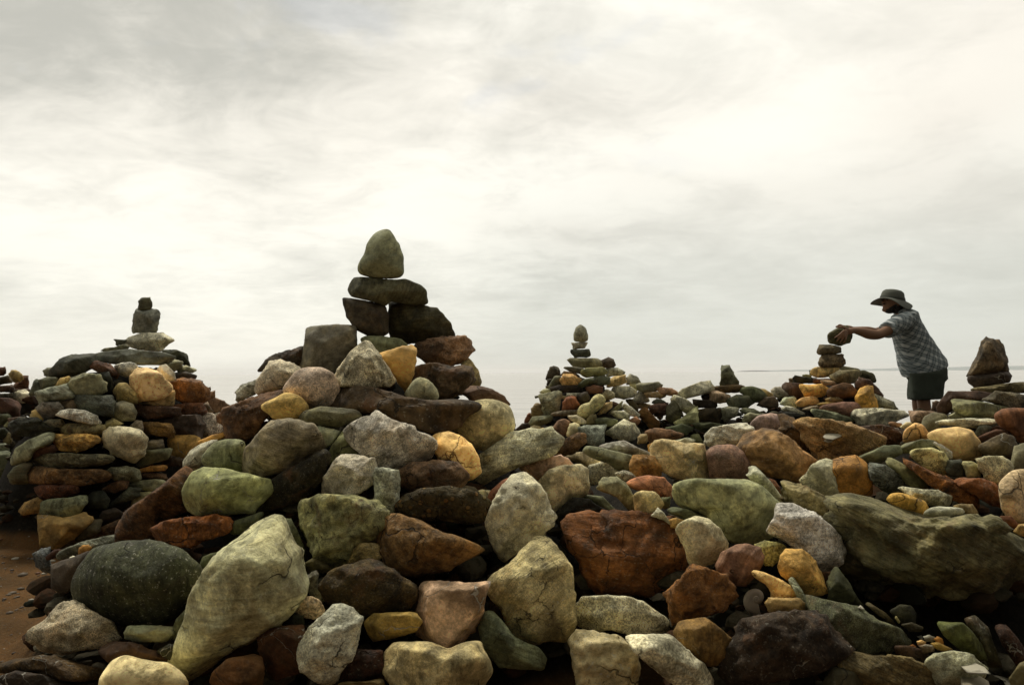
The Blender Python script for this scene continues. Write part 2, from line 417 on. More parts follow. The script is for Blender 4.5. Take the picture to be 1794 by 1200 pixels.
def water_mat():
    m = new_mat('sea_water'); g = NG(m); tc = g.nd('ShaderNodeTexCoord'); P0 = tc.outputs['Object']
    # pale base colour stands in for bright sky reflected by waves, besides real mirroring
    g.put(g.b.inputs['Base Color'], (.66, .59, .52)); g.b.inputs['Roughness'].default_value = .22
    g.b.inputs['IOR'].default_value = 1.33; g.b.inputs['Specular IOR Level'].default_value = .6
    a = g.noise(g.scl(P0, (.5, 1.6, 1)), 1.6, 5, .62, .3); b = g.noise(g.scl(P0, (.25, 1.0, 1)), .22, 4, .6)
    h = g.mth('ADD', g.mth('MULTIPLY', a, 1.0), g.mth('MULTIPLY', b, 1.6))
    g.put(g.b.inputs['Base Color'], g.mix(g.sm(g.noise(g.scl(P0, (.12, 1.4, 1)), .6, 5, .65, .4), .35, .65), (.50, .485, .45), (.64, .615, .57)))  # streaks of paler colour painted as ripple sheen
    g.put(g.b.inputs['Normal'], g.bump(h, .20, .8))
    return m
MAT_SAND = sand_mat(); MAT_WATER = water_mat()
STONE_DATA = r'''
L|C1|s|5e5e4a|m|0|small roundish stone balanced at the very top of the left cairn|970,185 1000,168 1045,168 1060,205 1058,240 1030,252 990,250 970,232
L|C1|g|6a6c60|m|0|squarish grey block under the small top stone of the left cairn|955,240 1000,252 1080,248 1108,275 1110,340 1085,405 1020,410 945,405 930,370 935,290
L|C1|g|aba88e|a|-4|pale angular stone with pointed ends carrying the grey block on the left cairn|900,440 1000,410 1140,412 1215,458 1190,480 1140,525 1090,545 990,535 915,515 870,475
L|C1|s|50524a|a|0|thin dark flake sticking out left beside the pale angular stone|800,455 885,460 870,485 820,500
L|C1|s|6b6a58|a|0|thin grey slab just under the sticking-out flake on the left cairn|725,520 800,512 870,485 900,515 860,530 740,540
L|C1|s|585a4e|a|-3|long dark slab with reddish left end under the pale angular stone|650,575 730,545 900,530 1140,550 1185,605 1120,635 820,630 700,610
L|C1|s|4b4d3e|a|0|dark block at the right shoulder of the left cairn|1145,540 1230,532 1300,560 1318,630 1290,640 1230,600 1180,600
L|C1|s|4e5046|a|0|dark boulder forming the left shoulder of the left cairn|365,680 420,600 500,570 640,570 660,640 580,690 500,715 370,715
L|C1|s|6c6c5e|m|3|pale-edged tip of a stone poking out left behind the dark shoulder boulder|300,680 330,658 375,655 370,715 325,712
L|C1|r|6b4336|a|0|red-brown slab leaning under the dark top slab of the left cairn|600,640 680,610 770,635 825,700 800,720 700,690
L|C1|g|b8b6a2|r|-3|light grey oval cobble above left of the tan boulder on the left cairn|808,645 850,625 910,620 950,640 955,680 920,710 870,712 830,690
L|C1|s|b0a999|m|-3|pale pebble touching the tan boulder's upper right side|1100,680 1120,645 1160,635 1215,690 1220,735 1180,745 1130,720
L|C1|s|84826a|m|0|greenish wedge stone above the pale pebble at the left cairn's right side|1165,630 1215,600 1270,612 1270,640 1235,670 1210,680
L|C1|s|8b8a74|a|0|thin light stone jutting right under the dark shoulder block|1240,650 1300,640 1365,668 1340,688 1250,685
L|C1|s|44403a|m|0|dark flat stone jutting right just above the rusty boulder|1220,695 1300,683 1368,710 1350,740 1240,740
L|C1|s|c9aa7a|m|-6|large tan boulder in the upper middle of the left cairn|915,720 960,675 1030,668 1100,690 1185,785 1165,830 1090,870 970,880 920,810
L|C1|r|8e5630|m|-3|rusty orange-brown rough boulder at the right side of the left cairn|1190,760 1290,730 1390,750 1450,810 1450,870 1380,900 1280,895 1215,840
L|C1|s|74735a|a|-3|olive boulder with light flat top and dark front on the left cairn|480,790 510,730 590,700 680,715 725,770 720,820 640,850 540,865 490,830
L|C1|s|b09a63|m|0|small yellow stone between two olive boulders high on the left cairn|390,780 420,730 480,715 495,745 460,770 420,785
L|C1|s|60604e|m|0|dull olive stone at the left end of the left cairn's upper row|270,745 330,720 390,730 400,775 350,800 285,810
L|C1|s|5a5f4f|m|0|grey-green end stone at the left edge of the left cairn|215,810 240,750 270,745 285,800 270,845 218,845
L|C1|l|7f8272|a|-3|blocky layered grey stone below the small yellow one on the left cairn|262,825 340,800 455,778 510,860 400,885 295,900 270,860
L|C1|s|90804c|r|-2|yellow-brown oval cobble at the lower left of the tan boulder|795,820 830,770 880,768 945,830 955,890 900,905 830,880
L|C1|s|3a3c32|m|1|dark stone in the gap left of the yellow-brown oval cobble|700,700 760,690 790,760 780,830 730,840 720,770
L|C1|l|565a4f|a|-2|dark slate block in the middle row of the left cairn|525,890 570,850 770,858 795,900 780,985 720,990 560,940
L|C1|l|7f786e|m|-2|purplish grey layered cobble left of the white-topped slab|262,940 300,900 400,895 435,930 430,980 340,1010 280,985
L|C1|s|6f604a|m|1|small brown stone between the purplish cobble and the dark slate block|430,890 520,878 545,930 470,945 435,925
L|C1|w|c8c5b0|a|-6|white-topped flat slab bright in the middle of the left cairn|400,985 430,955 500,945 590,955 660,985 700,1030 690,1050 590,1040 470,1010
L|C1|s|ab9154|r|0|small yellow pebble below the purplish grey cobble|208,1010 225,965 255,950 290,990 295,1025 225,1035
L|C1|g|79765c|r|-2|round olive cobble in the centre of the left cairn|775,960 800,910 860,893 920,915 948,970 925,1015 840,1025 785,1000
L|C1|r|5a3a2c|a|0|dark red-brown slab below the tan boulder|955,925 1120,925 1230,935 1235,990 1050,1010 970,985
L|C1|r|74402e|a|0|reddish block below the rusty boulder on the left cairn|1215,925 1300,905 1400,905 1430,960 1400,985 1240,985
L|C1|s|4c4038|a|-1|long dark purple-brown slab left of the pale pinkish granite|1060,1010 1180,990 1390,990 1420,1060 1400,1140 1210,1110 1080,1050
L|C1|s|8a744a|m|1|yellowish ledge stone directly under the tan boulder|960,885 1050,880 1150,855 1185,815 1205,840 1200,920 1080,915 980,910
L|C1|s|6e5a48|m|0|tiny brown stone on the right outline of the left cairn beside the rusty boulder|1440,795 1470,790 1472,812 1450,820
L|C1|s|80604a|m|0|small red-brown stone stepping down right of the rusty boulder|1450,830 1500,820 1500,865 1455,885
L|C1|s|7e6452|m|0|brown wedge stone sloping down at the left cairn's right foot against the water|1450,890 1500,865 1560,890 1605,930 1560,965 1490,980 1460,940
L|C1|s|6a5d4c|m|0|grey-brown stone between the reddish block and the sloping wedge|1410,915 1450,900 1485,960 1470,975 1420,975
L|C1|w|c4b69e|m|-3|pale pinkish granite cobble at the right foot of the left cairn|1400,1010 1440,985 1490,990 1535,1050 1570,1085 1530,1120 1460,1145 1400,1140
L|C1|w|c8c6b0|m|2|small white stone behind the pale pinkish granite cobble|1470,985 1530,968 1540,1010 1500,1005
L|C1|s|9c9264|m|-1|small yellow-green triangular stone on top of the large pale boulder|722,1075 745,1030 790,1010 850,1045 800,1075 735,1088
L|C1|s|8f8474|m|-1|pinkish grey stone right of the small triangular one on the left cairn|910,1065 950,1025 990,1030 1000,1090 960,1105
L|C1|r|7d5a2c|a|-1|rusty yellow box-shaped stone right of the large pale boulder|990,1045 1050,1035 1185,1050 1210,1110 1190,1135 1020,1120
L|C1|l|3a3b2e|a|0|long nearly black slab at the left side of the left cairn|75,1040 150,1005 260,1010 320,1050 430,1080 400,1110 200,1130 80,1120
L|C1|s|6a6450|a|-1|grey-brown chip lying at the right end of the nearly black slab|320,1040 350,1018 430,1015 445,1050 430,1075 330,1060
L|C1|r|7f7650|m|-1|mottled yellow-grey slab just above the orange dish-shaped stone|440,1080 480,1050 640,1040 710,1065 715,1110 650,1135 480,1130
L|C2|r|b48842|m|-3|orange dish-shaped stone with a pale upper rim on the left cairn|365,60 400,40 480,52 570,40 680,52 688,80 640,130 530,165 420,150
L|C2|g|b5ad88|m|-5|large pale boulder in the lower middle of the left cairn|735,60 760,10 850,-5 960,15 1020,65 1000,170 930,232 820,190 745,130
L|C2|s|7c7e66|m|-1|light-edged grey-green stone left of the orange dish-shaped stone|95,200 120,140 200,85 300,45 370,50 360,110 240,150 210,230 110,240
L|C2|s|613f33|a|0|small dull red stone under the light-edged grey-green one|215,180 240,140 370,120 400,150 350,190 240,210
L|C2|l|6f6b52|a|-2|long grey slab spanning under the orange dish-shaped stone|245,230 320,180 450,175 600,188 780,185 785,220 700,255 560,275 330,275
L|C2|r|6e4c2c|m|-1|long rusty brown slab, second below the orange dish-shaped stone|180,340 210,280 280,265 420,290 700,290 750,330 720,370 560,400 380,390 220,385
L|C2|s|54543c|r|0|rounded dark olive stone at the left end of the long rusty slab|60,330 100,275 160,248 220,255 190,320 200,380 90,385
L|C2|g|6e6e54|m|-2|oval grey-green cobble below the large pale boulder|750,310 790,280 880,268 960,290 965,350 900,372 800,355
L|C2|s|70685a|m|0|small grey stone right of the large pale boulder on the left cairn|1015,110 1060,85 1130,85 1140,130 1090,160 1020,160
L|C2|s|5f5f48|m|-1|flat olive stone below the small grey one at the left cairn's right side|970,200 1000,160 1110,150 1190,150 1160,215 1050,250 980,260
L|C2|s|a88244|m|-1|golden brown block at the lower right of the left cairn|1180,95 1200,60 1330,55 1385,80 1370,160 1290,215 1200,190
L|C2|s|4a3a2c|a|0|dark layered stone beneath the golden brown block|1125,230 1190,190 1285,220 1280,265 1170,265
L|C2|r|b0753a|a|-1|thin orange-edged flake low on the left cairn|965,295 1060,262 1150,262 1150,290 1100,300 980,305
L|C2|r|5e3f2a|a|0|thin brown slab under the orange-edged flake|975,320 1060,315 1140,320 1165,370 1080,350 990,345
L|C2|r|614028|a|0|red-brown wedge left of the light flat stone low on the left cairn|720,430 780,385 850,362 890,375 880,420 800,450
L|C2|s|76765c|m|-1|light flat oval stone low at the left cairn's right foot|900,395 960,372 1060,360 1130,365 1145,395 1090,435 960,430
L|C2|l|5c604e|a|-1|pointed grey slate leaning below the light flat oval stone|765,540 850,460 900,415 970,430 960,480 850,520
L|C2|s|8f8a64|m|1|pale stone peeping out left of the sloping brown rock|925,480 960,450 1060,448 1040,490 960,540 925,530
L|C2|r|6a3224|a|-1|dark red slab above the greenish trapezoid stone on the left cairn|262,430 290,400 450,400 530,410 540,450 440,480 300,490
L|C2|s|3c4034|r|0|dark round cobble right of the greenish trapezoid stone|600,500 650,450 720,445 760,500 740,555 640,560
L|C2|s|6e7459|a|-2|greenish trapezoid stone at the lower left of the left cairn|298,520 370,498 590,480 592,520 540,600 430,635 300,600
L|C2|s|8a6c3c|a|0|yellow wedge at the outer left foot of the left cairn|140,580 180,520 260,485 310,530 290,590 180,600
L|C2|s|8e7240|a|-2|large golden block standing on the sand at the left cairn's foot|272,610 350,615 440,635 560,605 640,625 620,680 520,760 400,838 290,820
L|C2|s|45402c|m|-2|dark brown stone right of the large golden block on the sand|520,740 560,680 640,640 700,650 690,730 560,790
L|C2|s|3e352a|m|0|dark lump above the rust-coloured wedge at the left cairn's foot|690,640 720,580 800,560 870,600 830,640 700,665
L|C2|r|5e4028|a|-3|rust-coloured wedge leaning left of the sloping brown rock|690,700 820,645 870,650 840,720 700,755
M|C2|l|6e7060|a|8|pale layered slab lying on the sand above the dark mossy boulder|400,900 440,850 560,800 720,760 820,740 830,800 700,850 560,880 430,920
M|C2|l|62686a|a|4|bluish grey layered piece at the sand's edge|232,880 290,850 350,840 340,900 370,1000 300,1000 255,960
M|C2|s|a66e32|r|2|small orange pebble lying on the pale layered slab|550,845 580,820 620,818 635,840 610,870 560,872
M|C2|s|5e3428|a|4|flat red chip between the bluish piece and the pale layered slab|330,890 380,850 440,848 400,900 350,915
M|C2|s|4e453a|m|2|dark brown flat-topped rock left of the dark mossy boulder|370,960 440,930 560,890 640,870 600,930 560,1000 540,1100 440,1155 380,1110 365,1040
M|C2|s|d4d1bc|r|-6|tiny white pebble on the dark brown flat-topped rock|485,905 510,892 540,900 530,915 495,918
A|C2|s|5c6248|m|-8|grey-green stone cut by the left frame edge beside the lower left cairn|0,170 50,168 75,200 70,290 40,350 -40,355 -50,170
A|C2|s|2e2e22|a|-8|thin black slab low at the left frame edge|-30,375 60,370 100,390 200,400 180,420 20,415 -30,410
A|C2|s|3e4430|m|-8|dark green stone just above the sand at the left frame edge|-40,415 40,420 45,490 20,520 -40,520
A|C2|s|3a3a28|m|-8|small dark stone near the sand right of the dark green one|105,490 180,470 200,520 150,545 110,540
A|C2|s|646c5a|r|-8|small light grey-green stone at the frame edge over the larger grey-green one|-30,110 45,110 60,150 30,165 -30,160
A|C2|s|6a6040|r|-6|small round olive stone between the far left heap and the left cairn|25,70 45,35 75,40 85,90 60,110 30,100
A|E2|r|5a3028|a|0|red-brown stone topping the far left heap at the frame edge|-30,110 70,105 75,180 40,205 -30,215
A|E2|s|8e7c4c|r|-4|round tan cobble on top of the far left heap|120,200 150,150 210,145 270,180 300,240 270,280 190,290 140,260
A|E2|s|45402f|a|0|dark slab left of the round tan cobble in the far left heap|-30,240 100,210 140,260 160,300 -30,330
A|E2|r|6e4230|a|0|red-edged stone at the right end of the far left heap's top row|290,225 350,220 370,260 365,350 380,370 310,380 200,370 190,310 280,290
A|E2|r|4b3226|m|-2|dark red stone in the far left heap's second row|-30,350 150,335 195,400 170,430 -30,420
A|E2|s|6a4c40|a|0|thin pinkish slab over the white wedge in the far left heap|195,400 250,380 370,385 385,420 300,430 200,430
A|E2|w|b4af94|a|-4|white wedge-shaped stone at the right of the far left heap|155,460 240,410 330,400 430,480 400,550 290,570 160,530
A|E2|s|4a4438|a|0|dark flat stone left of the white wedge in the far left heap|-30,450 150,440 150,500 -30,505
A|E2|s|502f28|m|-4|reddish purple boulder under the white wedge in the far left heap|-30,510 120,510 230,560 260,610 240,740 120,740 -30,690
A|E2|s|2f2f24|m|0|black stone between the reddish purple boulder and the left cairn|265,570 300,540 420,500 530,510 550,560 500,640 400,740 280,700
A|E2|s|50543c|m|-4|olive stone under the reddish purple boulder at the frame edge|-30,720 120,712 130,780 60,840 -30,860
A|E2|s|8c8c68|m|-5|small pale stone below right of the olive one in the far left heap|55,860 100,800 140,795 140,850 90,885
L|E2|s|574230|a|0|thin brown slab under the small yellow pebble on the left cairn|130,770 250,750 390,760 400,810 200,830 140,820
A|E2|s|3c402c|m|-5|dark mossy stone at the frame edge below the small pale stone|-30,910 60,895 120,960 100,1010 -30,1060
M|C3|s|6f735c|r|0|large egg-shaped grey-green stone crowning the central cairn|1195,85 1230,120 1260,190 1290,240 1303,310 1300,380 1275,425 1200,430 1080,425 1000,395 982,365 985,330 1030,270 1045,200 1080,140 1130,100
M|C3|s|565540|m|0|dark flat slab right under the egg-shaped crown stone|930,455 960,425 1010,420 1200,440 1330,440 1420,475 1450,540 1478,600 1465,622 1340,605 1210,590 1180,625 1050,580 940,560 928,520
M|C3|s|4c4434|m|1|dark brown stone, left of the two under the crown's flat slab|882,600 885,570 940,570 1060,590 1180,630 1197,700 1195,800 1150,845 1050,830 960,780 910,700
M|C3|s|4a4731|a|-2|dark angular boulder, right of the two under the crown's flat slab|1205,600 1240,582 1290,590 1400,610 1520,635 1580,680 1640,770 1665,838 1560,845 1400,880 1330,890 1210,840 1195,720
M|C3|s|686456|m|-3|large smooth grey block with a creased top left of the cairn's tower|630,790 660,775 840,762 920,765 960,800 965,860 960,920 900,1000 820,1095 700,1070 590,1060 600,1000 620,900
M|C3|r|4b4234|m|3|dark brown jagged stone left of the large grey block against the sky|290,1070 340,1010 400,960 520,935 570,912 605,925 610,1000 590,1060 500,1040 380,1030 320,1090
M|C4|w|c8bd9c|m|-5|white and yellow knobbed stone at the central cairn's left shoulder|410,270 440,220 490,140 550,130 620,150 700,190 660,230 600,290 540,330 430,345
M|C4|g|a4927a|r|-5|round pinkish speckled boulder left of the pale triangular granite|590,350 620,270 700,195 790,178 870,190 940,250 968,340 930,440 820,460 720,430
M|C4|g|ada688|a|-7|pale triangular granite stone in the middle of the central cairn|940,250 1010,140 1080,50 1150,0 1190,5 1250,90 1300,170 1360,260 1330,290 1220,308 1020,300 950,270
M|C3|s|6a7052|m|2|mossy green stone wedged under the tower of the central cairn|1000,860 1050,835 1160,838 1280,855 1320,895 1300,940 1140,980 1080,920
M|C3|s|b68e50|a|-5|golden triangular stone pointing down in the central cairn|1140,970 1180,945 1300,915 1355,908 1380,930 1385,1010 1350,1150 1320,1196 1270,1150 1200,1060 1150,1000
M|C3|r|785844|m|-4|reddish brown slab at the right shoulder of the central cairn|1385,890 1450,870 1540,845 1680,838 1760,860 1780,920 1740,990 1620,1045 1550,1050 1460,1010 1400,960
M|C5|r|5e4d3c|m|-2|large brown boulder under the reddish shoulder slab|30,180 130,150 300,170 430,175 430,270 350,340 270,390 180,400 100,330 30,290
M|C5|s|9e9066|m|5|pale yellow stone bulging out behind the large brown boulder|395,110 430,140 470,200 487,270 470,305 410,305 400,240 410,175 340,165
M|C4|s|8d8c72|r|-8|grey-green rounded pebble sitting on the long dark slab|1445,360 1490,280 1530,252 1590,265 1640,320 1660,380 1600,415 1470,395
M|C4|r|503f2b|a|-2|very long dark brown slab lying across the central cairn|930,440 960,330 1120,305 1260,330 1440,390 1640,415 1790,400 1870,380 1900,430 1860,500 1790,580 1700,640 1560,610 1400,560 1280,490 1130,500 960,460
M|C5|s|5e463a|a|0|brown slab pointing right out of the central cairn above the round boulder|340,350 400,305 500,310 560,325 640,375 682,430 650,445 500,410 430,430 400,380
M|C5|g|9e956a|r|-6|big round speckled olive boulder at the central cairn's right foot|300,590 310,530 370,460 460,415 560,405 640,430 700,490 712,580 690,650 600,710 510,755 430,710 350,650
M|C5|s|4c4034|m|6|small dark stone peeping out right behind the round speckled boulder|700,530 730,570 725,610 690,620
M|C4|l|9e9b8c|a|0|light grey layered stone at the far left shoulder of the central cairn|258,345 300,295 400,265 425,300 430,340 350,375 280,412
M|C4|r|724a32|m|-2|rough rust-brown boulder on the central cairn's left slope|130,530 180,460 300,420 420,370 540,355 600,360 500,430 470,500 420,570 380,640 320,680 190,660 170,580
M|C4|s|af9554|r|-8|smooth yellow pear-shaped stone below the round pinkish boulder|447,440 480,420 540,390 590,360 650,365 720,410 738,470 700,510 620,535 550,535 480,480 450,460
M|C4|s|5e5c44|m|-4|flat dark green slab right of the yellow pear-shaped stone|710,520 740,480 850,450 960,460 1090,475 1115,510 1080,550 950,590 830,580 720,550
M|C4|s|7d7460|a|-7|large faceted grey-brown boulder in the centre left of the central cairn|312,800 340,740 420,640 500,560 600,543 700,555 800,600 850,690 830,740 740,810 560,900 380,945 320,890
M|C4|g|868a6c|a|0|pale green flat stone wedged behind the large faceted boulder|765,585 850,590 970,620 960,650 900,720 850,740 840,670
M|C4|s|6a6b46|m|0|olive green stone hidden behind the big white granite|900,800 930,720 1000,630 1030,650 1080,720 1180,800 1120,850 1000,790 930,860
M|C4|w|e4dcc4|a|-8|big white granite rock with a reddish stain on the central cairn|1020,625 1060,580 1130,540 1180,530 1240,487 1290,520 1350,550 1470,590 1540,640 1600,650 1640,740 1600,800 1480,860 1330,895 1200,830 1080,730
M|C5|s|cfa96a|m|-7|bright golden boulder right of the big white granite|150,680 180,645 270,630 350,660 420,720 465,800 475,880 440,940 350,960 270,830 200,820 165,740
M|C5|g|9e9c7c|a|-2|long pale grey slab sloping down from the central cairn's right foot|475,800 700,640 840,615 980,630 1050,665 1040,720 960,800 740,870 540,970 470,1010 400,990 460,900
M|C4|w|b6ae94|a|-6|pale angular granite below the big white granite|865,980 900,900 970,805 1020,788 1130,795 1220,840 1240,900 1210,980 1100,1050 1000,1080 870,1060
M|C4|w|a6a98f|a|-6|upright speckled granite block right of the pale angular granite|1222,940 1250,885 1380,910 1390,1000 1380,1150 1340,1180 1230,1130
M|C4|r|745640|m|-5|craggy brown rock under the bright golden boulder|1380,960 1400,890 1490,845 1680,825 1800,850 1850,900 1850,980 1760,1040 1600,1050 1500,1040 1420,1000
M|C7|c|5f4f2e|m|-5|dark pebbly conglomerate slab left of the white egg-like granite|-210,330 -130,260 -20,225 150,215 300,240 400,290 420,380 400,445 250,455 80,440 -100,440 -200,390
M|C7|s|a09c80|m|2|small pale stone behind the conglomerate slab's right end|320,250 380,230 430,240 435,290 380,300
M|C7|s|77705a|m|1|dull grey stone lying behind the conglomerate slab|130,225 220,195 310,215 340,250 200,260
M|C7|s|8c4c3a|r|-2|smooth red stone half hidden behind the white egg-like granite|405,320 440,240 520,170 575,160 580,220 510,320 430,370
M|C7|w|c8c3a0|m|-12|large white egg-like granite standing right of the conglomerate slab|415,440 460,330 520,220 590,145 660,128 700,150 770,200 830,330 872,420 850,480 740,570 600,670 545,712 500,680 440,560
M|C7|g|b8ae84|m|-3|pale twin-ridged granite right of the white egg-like one|765,190 850,100 930,70 1000,70 1060,57 1100,100 1115,200 1100,270 1000,290 920,390 870,420 800,290
M|C7|s|a98876|a|1|pinkish boulder with a dark flank below the long pale slab|650,80 690,40 780,10 900,0 960,10 1000,60 920,90 850,110 760,190 680,130
M|C7|s|2c2a1c|a|0|almost black slab under the green-grey wedge above the big red boulder|870,420 920,370 1010,290 1110,300 1200,360 1290,390 1180,390 1000,430 930,480
M|C7|s|6f7358|a|-4|flat green-grey wedge lying above the big red boulder|1005,262 1100,270 1220,280 1300,370 1280,385 1180,345 1060,300
R|C7|s|7a785c|a|-3|grey blade-like stone leaning above the big red boulder|1195,230 1230,160 1320,150 1380,190 1440,290 1450,400 1400,370 1320,280
R|C7|s|a05e4c|r|-3|smooth brick-red oval cobble right of the blade-like stone|1390,190 1440,155 1540,135 1640,150 1695,210 1690,280 1640,295 1540,250 1440,225
R|C7|g|ae9f68|r|-5|round tan speckled cobble under the brick-red oval|1445,270 1500,245 1580,255 1635,325 1600,380 1530,415 1460,370
R|C7|w|cac7a6|a|-3|small white pointed stone on the upper edge of the big red boulder|1565,415 1610,360 1650,400 1705,480 1640,440
M|C7|w|bfba96|m|-2|knobbly pale stone right of the twin-ridged granite|1105,110 1130,60 1200,40 1270,18 1310,60 1318,130 1260,150 1200,190 1140,195 1115,150
R|C7|w|b6b296|r|0|small pale speckled cobble between the knobbly stone and the red oval|1310,120 1370,97 1420,115 1450,150 1390,180 1340,150
R|C7|r|a6723a|m|-1|golden brown knuckle-shaped stone above the brick-red oval|1420,50 1440,5 1500,-5 1570,10 1615,70 1610,130 1540,140 1440,148 1425,110
M|C7|r|86492a|m|-12|big red-brown boulder in the lower centre of the picture|940,470 1020,420 1130,395 1300,398 1480,405 1600,430 1720,500 1790,590 1830,700 1800,780 1760,850 1640,900 1520,965 1380,950 1220,960 1150,900 1090,800 1070,720 1000,640 980,560
M|D7|w|b8ab72|m|-6|large yellowish granite boulder under the white egg-like granite|828,500 850,450 960,380 1090,240 1160,172 1215,190 1330,290 1390,420 1410,560 1405,720 1395,840 1345,875 1240,852 1130,900 1020,880 960,770 920,660 850,590
M|D7|s|a4866e|a|-4|pinkish flat-faced slab standing left of the yellowish granite boulder|355,510 400,485 560,482 690,496 770,490 795,540 770,640 760,730 680,830 600,930 545,970 450,900 330,830 335,690 350,610
M|D7|s|5c6448|a|0|grey-green wedge rock below the yellowish granite boulder|760,800 810,700 860,695 930,770 1010,870 1170,940 1210,1000 1190,1060 1080,1080 900,1060 800,950
M|D7|g|8c8054|m|-2|yellow-grey boulder at the bottom edge below the pinkish slab|110,980 180,910 400,905 540,960 640,900 740,920 810,1050 800,1130 740,1250 650,1330 250,1330 130,1150
M|D7|w|a2966a|m|-3|speckled granite boulder at the bottom edge right of the grey-green wedge|1405,870 1450,820 1620,840 1740,870 1840,960 1860,1100 1840,1300 1500,1330 1440,1150 1410,1000
M|D7|g|b8b490|a|-2|pale granite slab directly below the big red-brown boulder|1425,690 1490,590 1620,575 1800,590 1920,640 2020,720 2095,790 2100,840 1990,850 1870,880 1780,830 1660,800 1560,830 1440,750
R|D5|g|b6b190|a|-2|pale granite slab second below the big red-brown boulder|10,870 100,860 300,860 400,960 520,1050 575,1150 575,1230 400,1240 250,1120 60,970
R|D5|s|7b5c30|m|-3|golden brown smooth boulder left of the big dark block|330,830 380,760 540,735 640,810 720,880 720,970 660,1040 560,1050 420,960
R|D5|r|844e26|a|-4|rusty orange-edged block at the lower right of the big red-brown boulder|390,450 450,370 560,400 640,430 730,510 740,580 660,660 540,700 420,760 330,750 300,640 280,550
R|D4|g|bcb68c|m|-6|pale yellowish rounded granite beside the big red-brown boulder's upper right|345,830 400,780 480,748 560,765 640,840 685,920 680,990 600,1050 500,1072 430,1060 410,960 370,880
R|D5|s|7e5a4e|m|-4|purplish brown rounded stone left of the yellow-green granite|625,360 660,280 760,225 830,218 900,240 940,300 920,370 860,450 820,495 720,480 640,420
R|D5|g|9a944e|a|-1|yellow-green granite piece under the big grey-green boulder|895,220 960,195 1040,205 1095,240 1090,290 1010,355 960,350 930,290
R|D5|s|a88040|a|-5|golden brown cracked boulder below the white-faced slab|1060,370 1090,290 1110,257 1220,260 1290,320 1350,430 1375,530 1340,560 1240,545 1150,480 1080,430
R|D5|s|c4a064|m|-4|tan striped stone right of the snail shell|865,440 880,405 960,415 1080,470 1155,520 1170,585 1000,590 1000,540 960,480
R|D5|g|93763f|a|-5|square tan stone below the tan striped one|980,620 1010,590 1180,595 1215,630 1210,690 1060,695 1000,680
R|D5|l|7d8470|a|-2|grey-green splinter standing right of the tan striped stone|1130,480 1165,458 1220,540 1290,690 1240,680 1190,600 1160,540
R|D4|w|c6c2b4|a|-5|big white-faced slab with a dark underside beside the layered rock|985,840 1040,760 1060,662 1150,658 1290,715 1400,800 1475,890 1508,965 1470,1010 1440,1090 1390,1120 1300,1080 1180,960 1100,900
R|D4|s|818362|m|-3|big smooth grey-green boulder right of centre|350,560 380,510 500,490 820,495 920,540 1030,640 1065,730 1040,790 940,880 860,910 720,900 640,820 580,740 450,680 360,650
R|D4|g|7a5a4c|r|-1|brown reddish-speckled round boulder under the white-topped granite|560,290 620,255 740,250 810,310 845,380 830,450 740,490 600,490 580,400
R|D4|g|b09f6c|a|-2|tan blocky boulder left of the brown speckled one|170,260 200,225 250,205 330,220 400,240 500,235 560,320 590,440 550,480 420,490 330,460 230,400 180,330
R|D4|w|c4c0a6|a|-1|white-topped granite left of the mauve oval stone|555,160 600,120 690,105 790,88 865,120 870,160 790,240 600,260 550,230
R|D4|r|8e6842|m|-3|large boulder with orange left half and green right half|765,270 830,180 940,130 1050,150 1180,250 1305,350 1290,400 1200,490 1080,470 960,440 870,400 800,320
R|D4|s|8a746e|r|-4|mauve oval stone balanced on the orange and green boulder|875,90 920,35 1000,22 1070,45 1085,100 1040,140 930,140 880,120
R|D4|r|624628|m|3|dark rusty stone leaning behind the mauve oval|1050,35 1160,60 1230,150 1300,300 1260,330 1150,240 1060,150 1090,90
R|D3|l|98764e|a|0|wide brown layered slab with white shells lying on it|180,225 360,215 560,245 780,330 800,400 650,480 380,500 320,440 260,340
R|D3|r|523628|a|3|thin dark red slab at the right end of the wide brown slab|610,270 800,262 940,290 960,330 900,390 800,390 770,330 640,300
R|D4|g|a4a588|a|-4|pale grey blade stone leaning right of the speckled round boulder|845,460 870,390 920,415 1000,500 1080,620 1075,655 1000,590 900,520
R|D4|s|7c4838|r|2|small red stone edge beside the pale grey blade|985,475 1030,490 1065,540 1060,590 1010,530
R|D4|r|827852|a|0|rust-flecked rhombic slab below the orange and green boulder|1070,560 1100,490 1230,530 1380,600 1385,700 1370,750 1270,700 1100,650
R|D4|g|9e9b7a|m|-2|pale pointed cobble left of the orange cube-shaped boulder|1215,490 1290,390 1370,350 1420,370 1445,450 1462,600 1420,620 1350,580 1250,520
R|D4|s|a66c2e|m|-1|orange cube-shaped boulder above the layered rock|1420,370 1500,340 1590,328 1650,370 1695,490 1690,560 1600,590 1470,605 1450,480 1430,400
R|D4|s|9c7a44|m|0|small golden stone left of the pale yellowish rounded granite|295,760 340,748 385,765 385,790 340,820 305,800
R|D4|s|5f6448|a|0|flat dark green stone left of the big grey-green boulder|295,690 340,675 430,690 530,745 400,770 380,740 310,720
R|D4|s|5c6044|m|1|small olive stone under the brick-red oval's right end|235,610 295,605 290,670 250,680
R|D4|s|a8742c|m|2|small orange stone behind the tan blocky boulder's left corner|140,240 175,225 190,270 150,290
R|D4|s|9a9880|a|3|flat pale stones' tip behind the tan blocky boulder|340,210 400,190 460,210 440,235 350,228
R|D1|g|b8b8a6|a|1|low white-topped rock in front of the middle far cairn|680,930 740,905 850,888 930,930 1060,985 1040,1000 900,1000 760,970
R|D1|s|72735a|r|0|smooth grey-green boulder under the low white-topped rock|560,960 600,925 700,940 900,990 905,1080 820,1100 740,1040 650,1010
M|D1|g|a6986e|m|2|tan and brown stone behind the knobbly pale stone|450,1000 500,975 580,965 650,1000 690,1030 640,1060 590,1090 540,1050
